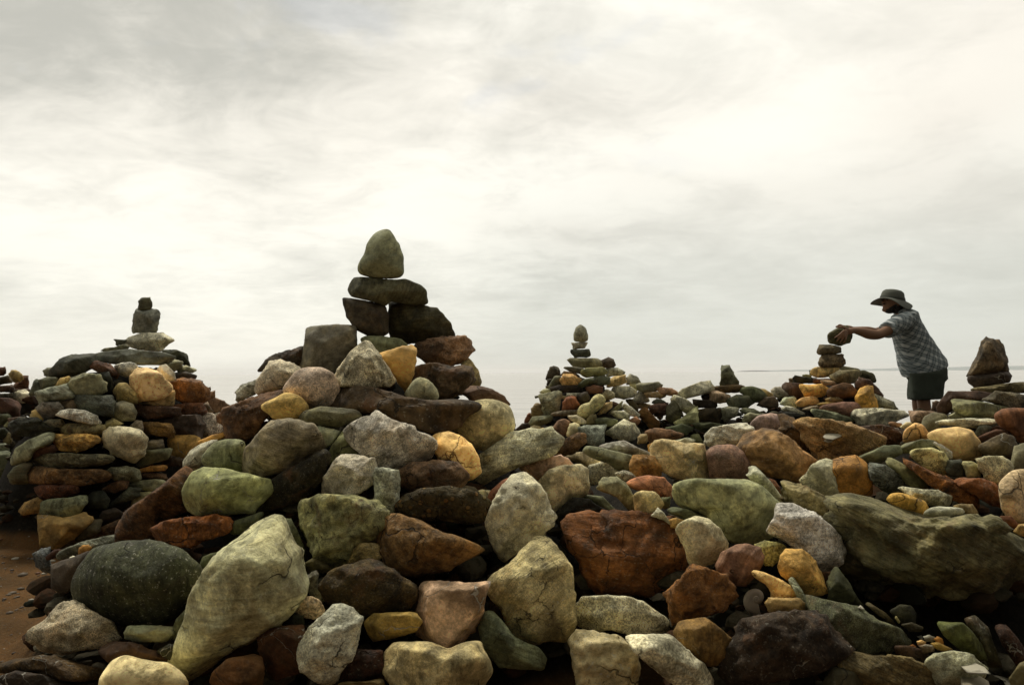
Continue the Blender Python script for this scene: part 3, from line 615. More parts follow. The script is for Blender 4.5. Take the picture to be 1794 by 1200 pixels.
R|D1|r|6e4c2c|m|2|shiny dark brown stone right of the long pale slab's tip|390,950 420,880 520,840 570,850 575,900 500,970 400,990
F|D1|g|7e8672|a|-6|grey cube-like block at the front foot of the middle far cairn|545,800 600,785 710,785 705,880 680,920 600,900 550,850
F|D1|g|787760|r|0|upright egg-shaped stone at the very top of the middle far cairn|500,150 515,100 547,78 580,100 597,150 590,185 560,195 510,190
F|D1|g|8a8670|a|0|small pale stone under the egg-shaped top of the middle far cairn|485,205 560,195 587,200 575,240 510,245 495,225
F|D1|s|53564a|m|0|dark blocky stone, third from the top of the middle far cairn|485,250 605,247 612,295 580,303 510,303 485,275
F|D1|s|78745a|m|0|wide bowl-shaped stone under the three stacked top stones|468,312 560,308 660,312 690,345 670,370 590,380 500,368 475,335
F|D1|s|554a3e|m|0|dark dome-shaped stone right of the wide bowl-shaped one|675,330 740,303 775,320 787,360 760,380 680,375
F|D1|s|5c5848|m|0|dark flat stone left of the olive oval on the middle far cairn|435,375 500,368 560,380 555,420 480,405
F|D1|s|7c7a4e|r|-2|olive oval stone in the upper middle far cairn|560,400 600,378 690,375 725,400 700,430 600,438 565,425
F|D1|g|989880|a|0|pale brick-like stone right of the olive oval|735,380 800,378 843,400 835,430 740,432
F|D1|s|6e5a44|m|0|brownish stone above the orange cobble of the middle far cairn|410,430 435,400 500,408 530,435 470,440
F|D1|s|b88c56|m|-2|orange cobble at the upper left of the middle far cairn|410,465 430,425 490,425 545,460 520,495 430,498
F|D1|s|5a614a|a|0|green slanted stone right of the orange cobble|535,490 580,455 640,447 645,480 590,505 540,515
F|D1|s|5c624e|m|0|green blocky stone between the slanted green and the tan one|650,440 700,430 745,445 740,490 670,497 655,475
F|D1|s|b59d68|m|-2|tan block at the upper right of the middle far cairn|737,470 780,440 850,432 858,480 800,505 740,505
F|D1|s|544b3c|m|2|dark rounded stone standing at the left corner of the middle far cairn|318,420 335,378 360,370 395,385 400,430 350,455 320,450
F|D1|s|4c463c|m|2|small dark stone under the standing left corner stone|315,460 345,455 345,490 315,495
F|D1|s|646450|m|0|grey-olive stone left below the orange cobble|340,480 365,440 405,440 410,490 380,505 340,510
F|D1|s|5c5240|a|2|tiny brown flake at the left edge above the pale flat stone|305,505 345,495 350,520 310,525
F|D1|s|3e342a|a|1|long dark slab below the orange cobble|350,520 400,500 530,500 540,545 420,550 370,545
F|D1|s|6e4234|m|-1|red-brown oval in the middle of the middle far cairn|590,520 640,500 690,510 695,545 640,555 600,548
F|D1|g|9a9a78|m|0|pale flat stone at the left edge of the middle far cairn|262,545 300,522 355,525 360,545 300,556
F|D1|g|84826e|m|0|grey rounded stone on the right shoulder of the middle far cairn|870,450 895,425 940,440 957,475 930,490 880,488
F|D1|s|a8a47c|m|0|pale yellow stone under the grey shoulder stone|890,495 945,488 945,530 920,555 895,530
F|D1|g|bab694|r|-3|whitish oblong cobble at the right of the middle far cairn|775,530 800,508 880,510 925,535 920,570 850,592 790,575
F|D1|g|9c9672|r|-2|pale round cobble left of the whitish oblong one|700,560 730,533 775,550 778,585 740,600 705,590
F|D1|g|7e7c5e|a|-3|square upright slab at the left of the middle far cairn|262,570 380,548 402,555 400,640 385,690 305,705 280,640
F|D1|s|5b5b4a|a|2|tiny flake sticking out left of the square upright slab|225,575 255,568 265,582 235,588
F|D1|s|a09670|m|-1|tiny tan stone right of the square upright slab|400,590 405,568 445,575 445,598
F|D1|g|a8a690|a|-1|thin pale bar above the red stone of the middle far cairn|448,575 460,555 530,552 532,572 490,580
F|D1|s|3e3a32|m|0|dark stone between the thin pale bar and the peanut-shaped stone|535,560 590,545 610,590 580,625 530,600
F|D1|s|904c3a|a|-3|brick-red angular stone in the middle far cairn|428,620 450,590 500,580 530,630 510,665 460,685 432,660
F|D1|s|aba478|r|-6|pale peanut-shaped stone in the centre of the middle far cairn|535,680 560,635 610,620 640,575 680,570 710,610 690,650 640,690 590,722 550,715
F|D1|s|6c6250|a|-3|thin dark slab under the brick-red angular stone|370,690 420,675 530,672 530,695 440,712 350,705
F|D1|s|7c6c46|m|-1|yellow-brown stone left of the square slab's lower part|205,665 235,630 280,635 295,710 240,718 210,700
F|D1|s|844a38|r|0|reddish round stone at the left foot of the middle far cairn|160,735 180,700 205,698 215,725 195,755 165,765
F|D1|s|68684e|m|-3|grey-green half-round stone at the left foot of the middle far cairn|195,760 215,720 300,712 345,710 330,750 270,780 210,780
F|D1|s|54443a|m|0|dark stone at the outermost left foot of the middle far cairn|95,810 140,765 190,765 200,790 160,810 110,818
F|D1|s|9c9474|r|-4|small pale stone just behind the long pale slab|195,800 220,780 260,785 265,812 205,812
F|D1|s|9b7c44|m|-5|golden flat stone just behind the long pale slab's right end|255,815 290,798 370,805 405,835 380,850 300,830
F|D1|s|805c4a|r|-5|purple-brown rounded stone left of the pale egg at the cairn's foot|355,800 390,750 430,738 470,760 465,830 420,855
F|D1|s|a69e7a|r|-6|pale egg-like cobble left of the grey cube-like block|460,810 475,775 510,765 543,785 535,840 490,852 462,840
F|D1|s|9a927a|m|-4|light pinkish flat stone above the pale egg-like cobble|467,715 520,708 560,730 590,760 540,770 480,745
F|D1|s|6c6444|m|-3|brownish olive stone right of the light pinkish flat one|590,740 620,705 655,710 650,760 610,775
F|D1|s|666a4e|m|-4|green flat stone above the pale diamond-shaped block|660,735 720,725 790,740 785,775 700,785 665,765
F|D1|g|a09e80|m|-4|whitish flat stone over the green flat one|755,690 790,678 850,680 883,705 875,740 800,725
F|D1|g|98957f|a|-4|grey bar leaning down right of the peanut-shaped stone|835,650 860,630 900,650 950,695 945,718 890,710
F|D1|s|8e5e4a|r|-3|small pinkish red stone right of the diamond-shaped block's top|880,745 930,722 960,740 945,775 900,775
F|D1|g|a9a788|a|-7|pale diamond-shaped block at the front of the middle far cairn|730,830 780,790 850,742 920,775 945,830 900,880 830,880
F|D1|s|906238|r|-3|orange-brown bone-shaped stone at the right foot of the middle far cairn|955,690 1000,655 1030,680 1060,720 1097,760 1080,795 1030,800 1005,760 960,720
F|D1|g|8e8c7c|a|-2|grey peaked stone above the orange-brown bone-shaped one|915,600 950,545 990,518 1005,550 1025,610 960,622
F|D1|s|9c8860|m|-2|yellowish stone right of the peanut-shaped one|680,690 720,625 765,618 760,655 720,690
F|D1|s|7c7a58|a|-1|narrow olive stone leaning right of the yellowish one|745,690 800,640 840,610 825,650 780,695
F|D1|s|5c5236|m|1|dark brown stone left of the grey peaked one|860,600 910,600 950,650 940,680 890,640
F|D1|s|8c7c5c|m|-1|dull tan stone directly under the grey peaked one|945,625 1000,625 1040,640 1020,660 950,655
W|D1|s|74725e|m|0|dark grey slab starting the low stone ridge right of the middle far cairn|955,490 1000,485 1080,480 1103,500 1080,530 1020,545 960,530
W|D1|s|9c725a|a|0|reddish brick-like stone bridging the gap in the low ridge|1085,515 1180,522 1218,545 1210,575 1120,560 1095,535
W|D1|s|8a7250|a|0|thin tan slab under the reddish brick-like stone|1010,553 1080,545 1133,570 1100,588 1020,580
W|D1|s|4c5044|a|0|small dark peaked stone in the light gap of the ridge|1045,620 1080,595 1110,598 1145,625 1100,632
W|D1|r|6c443a|m|0|dark red stone under the small peaked one in the ridge|1030,650 1060,635 1145,628 1150,690 1110,710 1050,690
W|D1|s|5f5c44|m|0|olive wedge left of the tilted granite in the low ridge|1150,660 1200,610 1250,670 1240,720 1180,760 1150,720
W|D1|w|a9a688|a|-3|tilted pale granite in the low ridge|1190,600 1215,575 1270,590 1335,640 1330,680 1300,700 1250,670 1200,640
W|D1|g|9c987c|a|-1|large pale slab topping the low ridge left of the standing stone|1245,560 1270,525 1380,480 1430,478 1480,535 1440,548 1330,575 1260,580
W|D1|s|98836c|m|-1|pinkish block under the standing stone's base in the ridge|1455,545 1500,540 1578,570 1575,605 1520,620 1455,610
W|D1|s|3e3028|m|1|small dark stone left of the pinkish block in the ridge|1390,575 1455,545 1455,600 1420,602
W|D1|l|7e7e68|m|0|tapering grey stone standing upright on the low ridge|1527,395 1535,365 1580,358 1605,390 1645,465 1640,487 1560,498 1522,505 1530,440
W|D1|r|65502e|m|0|flat rusty stone carrying the upright tapering one|1485,525 1510,507 1590,498 1650,500 1680,520 1640,545 1540,550
W|D1|s|453a30|a|0|dark long stone in the ridge's second course|1340,600 1440,605 1480,620 1470,655 1350,650
W|D1|s|463c26|m|-2|dark brown rounded stone low in the ridge|1365,680 1420,665 1510,665 1520,710 1500,755 1400,750 1365,720
W|D1|g|84846c|a|-3|pale half-moon stone low in the ridge|1525,665 1580,650 1645,665 1630,710 1560,745 1535,710
W|D1|s|9a9a72|a|-4|pale triangular slab with an orange right edge in the ridge|1205,760 1270,720 1330,670 1355,660 1367,765 1280,770
W|D1|s|5b5d4a|m|-1|dark green oval stone below the upright tapering stone|1575,600 1640,570 1720,575 1745,620 1700,650 1600,655
W|E3|s|5d6444|m|-2|rounded green boulder at the right end of the low ridge|70,350 120,300 210,285 290,310 370,380 375,430 300,470 230,470 140,400
W|E3|s|a08c58|m|0|yellow stone sloping behind the rounded green boulder|290,310 380,320 465,370 455,410 385,400 340,340
W|E3|s|5a4c3c|m|-2|brown stone below the yellow sloping one|290,520 360,430 480,415 530,470 535,530 430,560
W|E3|s|6c6e5a|a|-3|flat pale green stone low under the rounded green boulder|60,600 130,560 220,570 360,640 330,650 140,640
P|E3|g|beb79e|r|-3|white rounded cobble left of the man's cairn|465,340 490,300 580,290 670,370 650,420 560,430 475,385
P|E3|s|533a30|m|0|dark purple-brown boulder at the left side of the man's cairn|610,285 650,235 770,235 860,250 870,300 880,380 850,430 760,450 700,380 630,320
P|E3|s|bd8e48|m|-3|bright orange cobble in the front of the man's cairn|850,280 860,258 960,262 1110,250 1190,310 1180,360 1110,400 1030,415 900,390
P|E3|s|3f4334|a|0|dark green slab above the bright orange cobble|765,170 790,138 1020,170 1015,230 850,235 780,225
P|E3|s|75654e|m|1|small square brown stone at the upper left of the man's cairn|690,175 755,168 770,230 700,235
P|E3|s|7b7a55|m|1|small olive stone lying on the dark green slab|860,135 910,118 960,125 985,165 900,160
P|E3|s|4c564c|m|1|tiny dark green peg stone left of the tan oblong stone|955,70 1000,65 1005,120 965,150
P|E3|s|a6905c|r|-2|tan oblong stone in the upper row of the man's cairn|1000,95 1030,40 1090,25 1280,28 1345,60 1260,135 1130,155 1030,135
P|E3|s|96947a|m|1|pale flat stone behind right of the tan oblong one|1345,25 1400,8 1500,25 1590,40 1600,70 1500,75 1370,60
P|E3|s|7c7458|m|-2|large brown-grey stone right of centre in the man's cairn's upper row|1235,145 1350,70 1590,70 1610,120 1540,220 1440,250 1290,210
P|E3|s|5e5c46|r|0|dark olive oval stone at the right shoulder of the man's cairn|1610,80 1680,72 1790,110 1820,190 1790,215 1700,180 1620,150
P|D2|s|5e443a|a|0|red-brown slab sloping at the right side of the man's cairn|620,770 650,728 720,745 770,800 800,850 740,840 690,810 630,810
P|E3|s|90745a|r|-3|thin tan oval lying above the red-brown domed stone|1105,215 1140,198 1230,200 1300,230 1260,260 1160,255
P|E3|s|6c4438|a|0|dull red strip of stone left of the thin tan oval|1025,180 1210,175 1240,210 1110,225 1100,240 1030,235
P|E3|s|6e4830|r|-3|large red-brown domed stone in the front of the man's cairn|1205,340 1260,280 1400,237 1500,270 1560,350 1540,400 1400,430 1220,410
P|E3|s|7e6a40|m|-3|flat yellow-brown stone under the red-brown domed one|1175,445 1240,420 1330,418 1390,460 1350,485 1200,470
P|E3|s|b88854|r|-6|orange-tan oblong cobble at the lower left of the man's cairn|790,485 860,430 970,408 1040,430 1062,480 1020,515 900,535 820,525
P|E3|s|988048|a|-5|thin yellow flake between the oblong cobble and the mauve flat boulder|1060,510 1130,488 1270,480 1270,505 1150,530
P|E3|s|7c705c|m|-6|grey-brown flat stone below the thin yellow flake|870,580 960,540 1060,525 1100,550 1060,580 960,590
P|E3|g|8f9474|a|-5|pale green angular stone left of the orange-tan oblong cobble|583,510 630,430 750,415 790,470 805,540 770,560 690,545
P|E3|w|adab92|a|-8|white flat stone below the pale green angular one|612,560 660,535 750,550 870,620 880,650 780,650 700,610 620,590
P|D2|s|b28236|m|-7|yellow ochre tower-shaped stone at the right front of the man's cairn|622,860 650,810 700,790 735,795 740,850 765,880 765,930 700,950 650,950 630,920
P|D2|g|7c7a62|m|-2|grey stone behind right of the yellow ochre tower-shaped stone|745,840 800,860 870,890 900,935 860,945 770,925
P|E3|s|7c544c|r|-7|wide mauve flat boulder at the foot of the man's cairn|1100,580 1200,520 1400,485 1560,500 1610,560 1560,680 1450,690 1280,620
P|E3|l|7e8268|a|-12|long grey-green slab in front of the mauve flat boulder|980,600 1010,570 1150,590 1300,620 1500,690 1560,710 1520,740 1300,760 1150,730 1050,670
P|D2|w|aca88c|a|-10|white jagged slab at the right foot of the man's cairn|592,970 630,945 770,940 940,958 965,975 930,1005 860,1045 760,1058 640,1050 600,1000
P|E3|s|2a2a22|a|-9|black slab in the shade under the white flat stone|625,630 700,610 880,650 940,690 820,700 680,700
R|E3|s|84836a|m|0|grey-yellow stone peeping out left of the mauve oval|110,660 180,622 300,650 250,720 130,740 95,700
H|D2|s|524f34|m|0|olive stone held in the man's hands above the cairn|425,430 435,410 500,370 560,365 592,430 580,475 515,502 490,500 430,470
P|D2|s|5b5340|m|0|top stone of the man's cairn, flat and grey-brown|352,540 370,495 440,495 505,510 510,550 480,558 400,565 360,560
P|D2|r|6c5e44|m|0|second stone from the top of the man's cairn, mottled brown trapezoid|360,640 375,590 400,560 520,565 540,620 510,648 440,652
Q|D2|r|625642|m|0|tall rough peaked stone crowning the right-hand pile|1422,690 1430,640 1470,570 1500,480 1530,453 1610,465 1650,520 1670,600 1675,670 1560,695 1440,712
Q|D2|s|4c4239|m|0|dark flat stone under the tall rough peaked one|1415,730 1430,712 1680,682 1693,710 1685,755 1560,780 1460,792 1425,765
Q|D2|l|7c7252|a|-6|yellow-grey slab sloping up to the right frame edge|1395,810 1560,780 1700,760 1810,750 1840,830 1600,840 1500,835
Q|D2|s|563a2e|m|-8|dark red-brown angular boulder at the left end of the right-hand pile|1190,925 1220,880 1270,822 1500,820 1560,835 1620,870 1500,890 1340,890 1310,930 1270,990 1200,975
Q|D2|s|6e6e52|a|-14|green-grey boat-shaped slab in the right-hand pile|1295,872 1420,885 1560,905 1690,940 1600,1000 1480,1005 1380,990 1320,960
Q|D2|g|5b5542|a|-12|dark grainy slab over the boat-shaped one at the right frame edge|1515,880 1600,820 1700,830 1830,850 1830,940 1720,945 1600,910
Q|D2|s|824c38|r|-26|smooth brick-red boulder cut by the right frame edge|1595,990 1650,950 1730,943 1830,950 1840,1200 1760,1170 1690,1090 1620,1050
Q|D2|g|9a987e|a|-22|long light flat slab under the boat-shaped one|1208,1035 1240,1018 1400,1008 1600,1015 1590,1050 1460,1075 1300,1060 1215,1055
Q|D2|s|706c56|r|-20|grey rounded stone left of the long light flat slab|1085,1050 1100,1000 1160,970 1230,985 1265,1020 1210,1060 1180,1100 1120,1100
Q|D2|s|7e6756|a|-16|reddish grey wedge in front of the man's legs|995,960 1060,955 1190,970 1160,1000 1110,1020 1060,1055 1010,1035
Q|D2|s|84826a|m|-14|small pale stone wedged over the long light flat slab|1270,990 1320,962 1390,995 1370,1010 1290,1012
Q|D2|s|66574a|m|0|small brown peg stone just right of the man's legs|1150,960 1155,900 1185,890 1205,905 1195,960
R|D3|s|a88256|r|-4|smooth tan egg-shaped cobble at the right end of the wide brown slab|960,340 975,290 1030,250 1080,260 1130,330 1130,360 1060,370 970,368
R|D3|s|8f6650|r|3|small pinkish pebble behind the tan egg-shaped cobble|850,255 870,235 930,245 945,270 900,275
R|D3|s|a89c78|m|2|small pale yellow pebble left behind the tan egg-shaped cobble|930,270 970,240 1010,240 980,290
R|D3|s|ad9262|r|-2|big smooth tan oblong boulder right of the egg-shaped cobble|1125,320 1200,295 1330,280 1420,300 1480,380 1490,470 1420,500 1300,490 1240,430 1150,370
R|D3|s|6b6c54|m|-4|grey-green flat stone under the tan egg-shaped cobble|930,420 980,385 1080,360 1150,370 1200,410 1080,440 960,450
R|D3|w|b8b4a0|a|-5|white sliver stone in front of the tan oblong boulder|1150,375 1220,395 1290,445 1280,495 1240,460 1180,400
R|D3|s|5c604a|m|-1|dark green stone right above the orange cube-shaped boulder|650,480 720,450 810,405 910,410 930,460 870,490 780,515 680,500
R|D3|r|9e9866|m|-6|yellow-grey disc-like stone with an orange lower side|1015,455 1060,430 1160,425 1230,455 1275,530 1270,580 1220,600 1130,560 1050,510
R|D3|l|6e726a|a|-4|blue-grey slate right of the orange cube-shaped boulder|700,580 730,530 820,540 930,610 942,680 880,735 800,700 730,640
R|D3|s|74724e|a|-5|narrow olive block leaning right of the blue-grey slate|850,520 880,500 960,540 1100,620 1105,660 1070,705 980,670 890,590
R|D3|r|8a4a22|a|-3|rusty slab whose long orange edge runs diagonally down right|930,500 990,510 1150,585 1320,665 1450,740 1460,800 1380,820 1200,720 1100,640
R|D3|r|7e3e22|a|-1|dark rust-red slab right of the diagonal orange-edged one|1300,660 1360,635 1500,640 1570,660 1640,720 1680,760 1680,830 1580,820 1440,740
R|D3|g|88866c|a|-4|pale jagged flat stone above the golden oblong one|925,700 960,690 1090,710 1190,715 1275,755 1270,800 1240,830 1130,810 1000,750
R|D3|s|b68a3a|r|-6|golden oblong stone with a pale patch on the layered rock|855,780 890,740 960,740 1090,790 1112,840 1080,880 1000,870 900,820
R|D3|s|acac9a|r|-7|flat white-grey pebble lying on the layered rock|1105,885 1150,840 1210,828 1330,840 1360,870 1280,888 1180,890
R|D3|s|847450|m|-6|brown pebble right of the flat white-grey pebble|1310,825 1360,810 1430,815 1465,870 1400,875 1340,850
R|D3|s|484a3c|m|0|dark cobble right of the yellow-grey disc-like stone|1250,570 1270,510 1350,505 1385,570 1370,620 1280,610
R|D3|s|84805e|m|-1|dull pale stone between the dark cobble and the pale cube|1365,520 1430,515 1490,545 1480,610 1400,625 1385,570
R|D3|g|908a66|m|-4|pale cube-like cobble above the rust-red slab|1480,500 1540,485 1640,483 1700,530 1710,580 1640,670 1560,650 1495,570
R|D3|g|b49f74|r|-6|big pale tan oval boulder at the right frame edge|1625,700 1650,640 1710,590 1794,578 1850,600 1850,930 1780,940 1690,910 1640,820
R|D3|s|645a42|m|-3|dark olive-brown cobble under the thin red piece at the right|1495,400 1580,350 1650,320 1710,350 1730,410 1680,470 1560,480 1500,440
R|D3|s|6a4438|m|0|thin red piece lying on the dark olive-brown cobble|1475,350 1540,310 1600,290 1680,300 1690,325 1580,350 1490,370
R|D3|s|6f4436|m|2|small red chip above the thin red piece|1550,295 1600,262 1660,270 1640,290
R|D3|g|5f624e|m|0|small green-grey stone left of the thin red piece|1450,320 1480,262 1520,252 1560,275 1530,320 1480,350
R|D3|s|706c54|m|0|grey stone at the right frame edge above the pale tan oval|1700,540 1730,420 1794,400 1850,420 1850,590 1720,590
R|D3|s|6c3a28|m|0|dark red stone below the pale tan oval boulder|1580,935 1640,895 1700,895 1750,950 1720,990 1620,950
R|D3|s|9a7c4c|m|0|tan stone at the right frame edge on the layered rock|1730,1000 1760,955 1800,950 1850,960 1850,1040 1780,1030
R|D6|l|6c6748|a|6|huge layered olive and brown rock filling the right side|410,-20 450,-80 520,-110 640,-120 780,-95 850,-50 980,0 1110,20 1290,10 1440,-5 1530,40 1640,100 1794,180 1900,260 1900,500 1740,515 1600,560 1480,580 1250,550 1090,570 900,530 760,480 640,420 500,340 440,150
R|D6|s|4a4c34|a|0|dark green rock in the shade under the white-faced slab|430,480 480,380 560,470 650,630 560,620 440,590
R|D6|r|5c3822|m|1|small rusty stone above the shaded dark green rock|390,410 480,400 480,450 400,480
R|D5|r|43362a|a|-3|big dark brown block near the bottom right of centre|760,800 900,740 1200,700 1290,700 1400,800 1530,940 1480,1020 1310,1100 1130,1130 980,1170 760,1180 680,1140 660,1060 720,980 740,900
R|D6|g|505238|a|-1|mossy green-brown boulder right of the big dark brown block|290,580 380,610 560,640 640,660 760,740 900,800 985,890 990,930 850,930 700,980 560,960 480,870 330,720
R|D6|l|6e603a|a|0|splintery layered slab along the bottom edge at the right|500,1060 560,960 750,990 950,1010 1090,1060 1150,1130 1200,1196 1150,1260 650,1230 600,1110
R|D6|s|4a4632|m|0|dull stone at the bottom edge left of the splintery slab|400,1196 460,1080 640,1100 660,1196 650,1250 400,1250
R|D6|w|808064|m|-1|speckled grey stone under the broken pale shell|1110,1030 1180,985 1300,965 1400,980 1520,1080 1500,1150 1350,1196 1180,1196 1140,1100
R|D6|s|4f562a|m|0|dark green lozenge-shaped stone in the hollow at lower right|1200,765 1370,770 1430,830 1530,960 1520,1010 1450,1010 1330,930 1240,850
R|D6|s|4a3222|m|0|dark brown stone between the mossy boulder and the speckled grey stone|900,930 1000,925 1110,960 1130,1060 1000,1030 930,990
R|D6|s|5a5232|m|0|olive boulder in the bottom right corner|1700,1150 1760,1060 1850,1020 1850,1250 1720,1250
R|D6|g|3e3c22|m|3|dark mossy stone behind the green lozenge-shaped one|1380,740 1460,720 1540,800 1640,1060 1540,1050 1480,900
R|D6|r|4c2c20|m|3|dark red stone at the right edge of the hollow|1600,800 1680,790 1794,940 1820,1040 1740,1050 1640,900
R|E8|s|3e3c28|m|3|dark grey stone at the back of the pebbly hollow|410,420 500,360 600,370 650,440 640,540 540,560 450,500
R|E8|s|4a4430|m|1|flat brown-grey stone in the pebbly hollow|520,560 620,540 730,590 700,630 600,630
R|E8|s|4c4428|a|2|narrow olive stone above the mossy green-brown boulder|130,340 200,350 340,440 440,540 360,530 250,450
R|E8|s|b08c58|r|-2|tiny tan pebble in the middle of the pebbly hollow|675,740 720,725 760,745 740,770 690,768
R|E8|s|b06c28|r|-2|small orange pebble in the pebbly hollow|860,710 890,690 935,710 950,770 880,750
R|E8|s|7a6028|m|-3|golden brown flat pebble beside the orange one|830,760 900,750 1040,820 960,850 870,810
R|E8|s|6a5a48|a|-3|flat brown chip with a pale edge in the pebbly hollow|710,790 760,768 840,780 840,840 750,860
R|E8|s|72726a|r|-1|small grey pebble left of the orange one|745,690 800,672 860,700 840,735 770,730
R|E8|s|8a8254|r|0|tiny pale egg-shaped pebble high in the hollow|440,490 460,475 495,530 480,545
R|E8|s|a05828|r|-1|tiny orange pebble at the left of the hollow|600,780 630,770 660,790 650,810 610,805
M|C8|w|44482f|r|-5|large dark mossy rounded boulder at the lower left|525,560 530,500 570,400 620,290 720,240 880,210 1100,205 1200,250 1320,320 1390,400 1400,500 1350,580 1200,690 1120,760 980,775 820,740 660,690 560,620
M|C6|g|8f8e6a|m|-9|huge pale green diamond-shaped boulder leaning at the lower left|-185,1259 -145,1099 -85,899 -25,719 90,560 200,440 330,330 420,262 500,242 570,250 600,340 650,450 690,590 725,670 690,780 620,880 500,1000 350,1070 150,1180 -10,1320 -90,1340 -180,1310
M|C8|w|93896c|a|0|pale jagged slab on the sand below the dark mossy boulder|195,860 240,800 330,740 420,640 520,610 640,690 760,750 830,870 700,920 600,940 430,970 280,940
M|C8|s|74765a|a|-1|flat grey slab between the dark mossy and the diamond-shaped boulders|880,870 895,785 1000,780 1200,790 1210,850 1150,890 980,890
M|C8|s|55573c|a|-1|narrow dark green stone beside the diamond-shaped boulder's left edge|1195,830 1230,740 1310,660 1310,740 1260,860 1200,870
M|C8|s|4f3322|a|0|dark brown slab above the pale yellow bottom boulder|715,930 800,890 940,900 1050,950 1200,1000 1190,1030 960,1020 850,990 780,1050 710,980
M|C8|s|3c3c28|m|0|small dark stone at the right end of the dark brown slab|1100,960 1180,910 1230,920 1220,1030 1150,1000
M|C8|s|b7aa80|r|-4|pale yellow boulder at the bottom edge lower left|705,1190 730,1120 800,1030 890,992 960,1020 1070,1040 1180,1060 1250,1110 1300,1196 1290,1300 720,1300
M|E1|s|724628|m|-2|red-brown smooth boulder at the bottom edge right of the diamond-shaped one|-130,1040 0,930 120,905 280,880 330,920 360,1010 340,1230 -100,1250 -180,1150
M|E1|s|58321f|a|-1|dark red-brown angular rock left of the grey crystalline stone|320,700 450,615 600,590 780,580 790,730 780,850 790,960 730,1060 610,1080 500,1130 420,1050 350,880
M|E1|w|94947e|a|-6|grey crystalline stone near the bottom right of the diamond-shaped boulder|740,870 770,740 850,620 960,510 1090,390 1180,375 1300,410 1365,520 1350,700 1290,890 1170,1050 1140,1120 1070,1168 900,1110 780,1030
M|E1|g|a48f66|m|-3|small tan knob of stone above the grey crystalline one|665,380 690,300 800,275 880,275 960,330 1000,430 900,500 800,480 700,440
M|E1|c|3a3e2e|m|-1|knobbly black little stone under the small tan knob|590,580 620,490 690,440 780,480 790,560 700,600
M|E1|g|787a60|a|1|crooked grey splinter between the diamond-shaped boulder and the dark rusty one|795,80 900,15 960,40 900,110 940,170 1000,220 1000,310 950,310 860,250 810,150
M|C6|r|4e4022|m|-4|dark rusty algae-covered boulder left of the pinkish slab|860,680 950,590 1100,540 1200,520 1290,560 1350,610 1480,690 1500,780 1450,860 1300,880 1130,900 1000,850 890,820
M|C6|g|988750|m|-2|small yellowish block resting on the dark rusty algae-covered boulder|1050,530 1065,450 1120,405 1200,410 1250,430 1250,510 1170,540
M|C6|r|807e54|m|-4|mossy yellow-green boulder with dark holes in the centre|715,150 740,110 830,80 960,88 1100,95 1240,140 1310,190 1300,260 1270,400 1150,410 1080,450 1050,530 940,565 850,530 790,450 720,260
M|D7|r|74522e|m|-4|rusty green long pointed rock right of the mossy yellow-green boulder|45,110 80,40 150,15 250,25 420,100 480,130 600,160 760,245 720,290 650,310 500,390 300,430 150,400 90,300 50,180
M|C6|s|56593c|a|1|narrow greenish slab standing right of the diamond-shaped boulder's tip|580,250 640,250 680,320 740,460 680,480 620,370
M|C6|s|5a5432|m|1|small olive stone under the mossy yellow-green boulder|700,570 800,505 880,550 920,590 850,610 770,610
M|C6|s|806a30|m|-2|yellow-brown brick-like stone left of the pinkish slab|1160,950 1220,900 1400,890 1500,895 1540,950 1500,1020 1350,1060 1220,1085 1180,1030
M|E1|r|4c261c|m|0|dark blood-red rock near the bottom right of the grey crystalline stone|1200,960 1330,830 1580,850 1600,950 1610,1080 1400,1160 1200,1100
M|E1|s|6a5a34|m|0|yellowish stone edge at the bottom below the blood-red rock|1170,1160 1560,1160 1610,1100 1620,1230 1180,1230
M|C4|r|38321f|m|2|black algae-covered boulder right of the smooth light-green one|480,980 600,900 750,820 870,740 890,830 850,950 800,1020 700,1100 560,1150 450,1160
M|C4|s|888b5e|m|-6|big smooth light-green boulder on the left of the central cairn|-95,1018 -65,938 35,878 200,898 330,930 480,960 485,1030 430,1110 350,1180 200,1190 0,1200 -70,1170 -100,1090
M|C4|s|72775a|r|-5|round grey-green cobble on top of the smooth light-green boulder|15,830 50,760 110,700 200,680 290,690 320,760 310,850 290,890 200,910 80,890
M|C2|w|bab79c|m|0|white speckled stone left of the round grey-green cobble|1285,230 1330,160 1400,115 1510,95 1450,180 1430,240 1370,290 1300,270
M|C2|s|ae7c3a|a|2|thin orange slab over the white speckled stone|1385,110 1400,85 1480,50 1575,28 1580,60 1500,95
M|C2|r|84401f|a|-4|flat stone with a vivid orange-red top below the light-green boulder|1095,690 1150,650 1300,630 1500,615 1620,635 1600,690 1560,740 1400,790 1330,830 1200,820 1100,770
M|C2|r|70462c|m|0|sloping brown rock left of the smooth light-green boulder|825,800 830,680 900,570 1050,470 1180,370 1280,280 1340,300 1320,400 1330,560 1200,620 1100,680 1090,740 1000,800
M|C6|s|58603f|a|0|flat green stone under the light-green boulder's right side|230,320 250,250 400,200 440,200 380,290 280,335
M|C2|s|565c38|m|0|small green stone between the dark mossy and the diamond-shaped boulders|1395,960 1420,900 1480,875 1560,870 1570,900 1500,980 1420,1040
R|D1|s|8c7c58|m|0|small brownish stone right of the pale diamond-shaped block|950,860 970,842 1010,845 1010,895 955,905
R|D1|s|7a553f|a|0|reddish flat boulder behind the tan blocky one|1015,820 1080,800 1180,815 1250,845 1200,875 1060,900 1020,870
W|D1|s|545c40|a|-6|dark green wedge at the ridge's foot|1150,800 1250,770 1330,795 1280,840 1200,840
W|D1|s|565a40|a|-6|long dark green slab behind the white-topped granite|1350,765 1450,760 1560,780 1480,800 1430,830 1370,800
W|D1|s|70704c|m|-7|small olive stone left of the white-topped granite|1320,850 1370,845 1400,900 1340,905
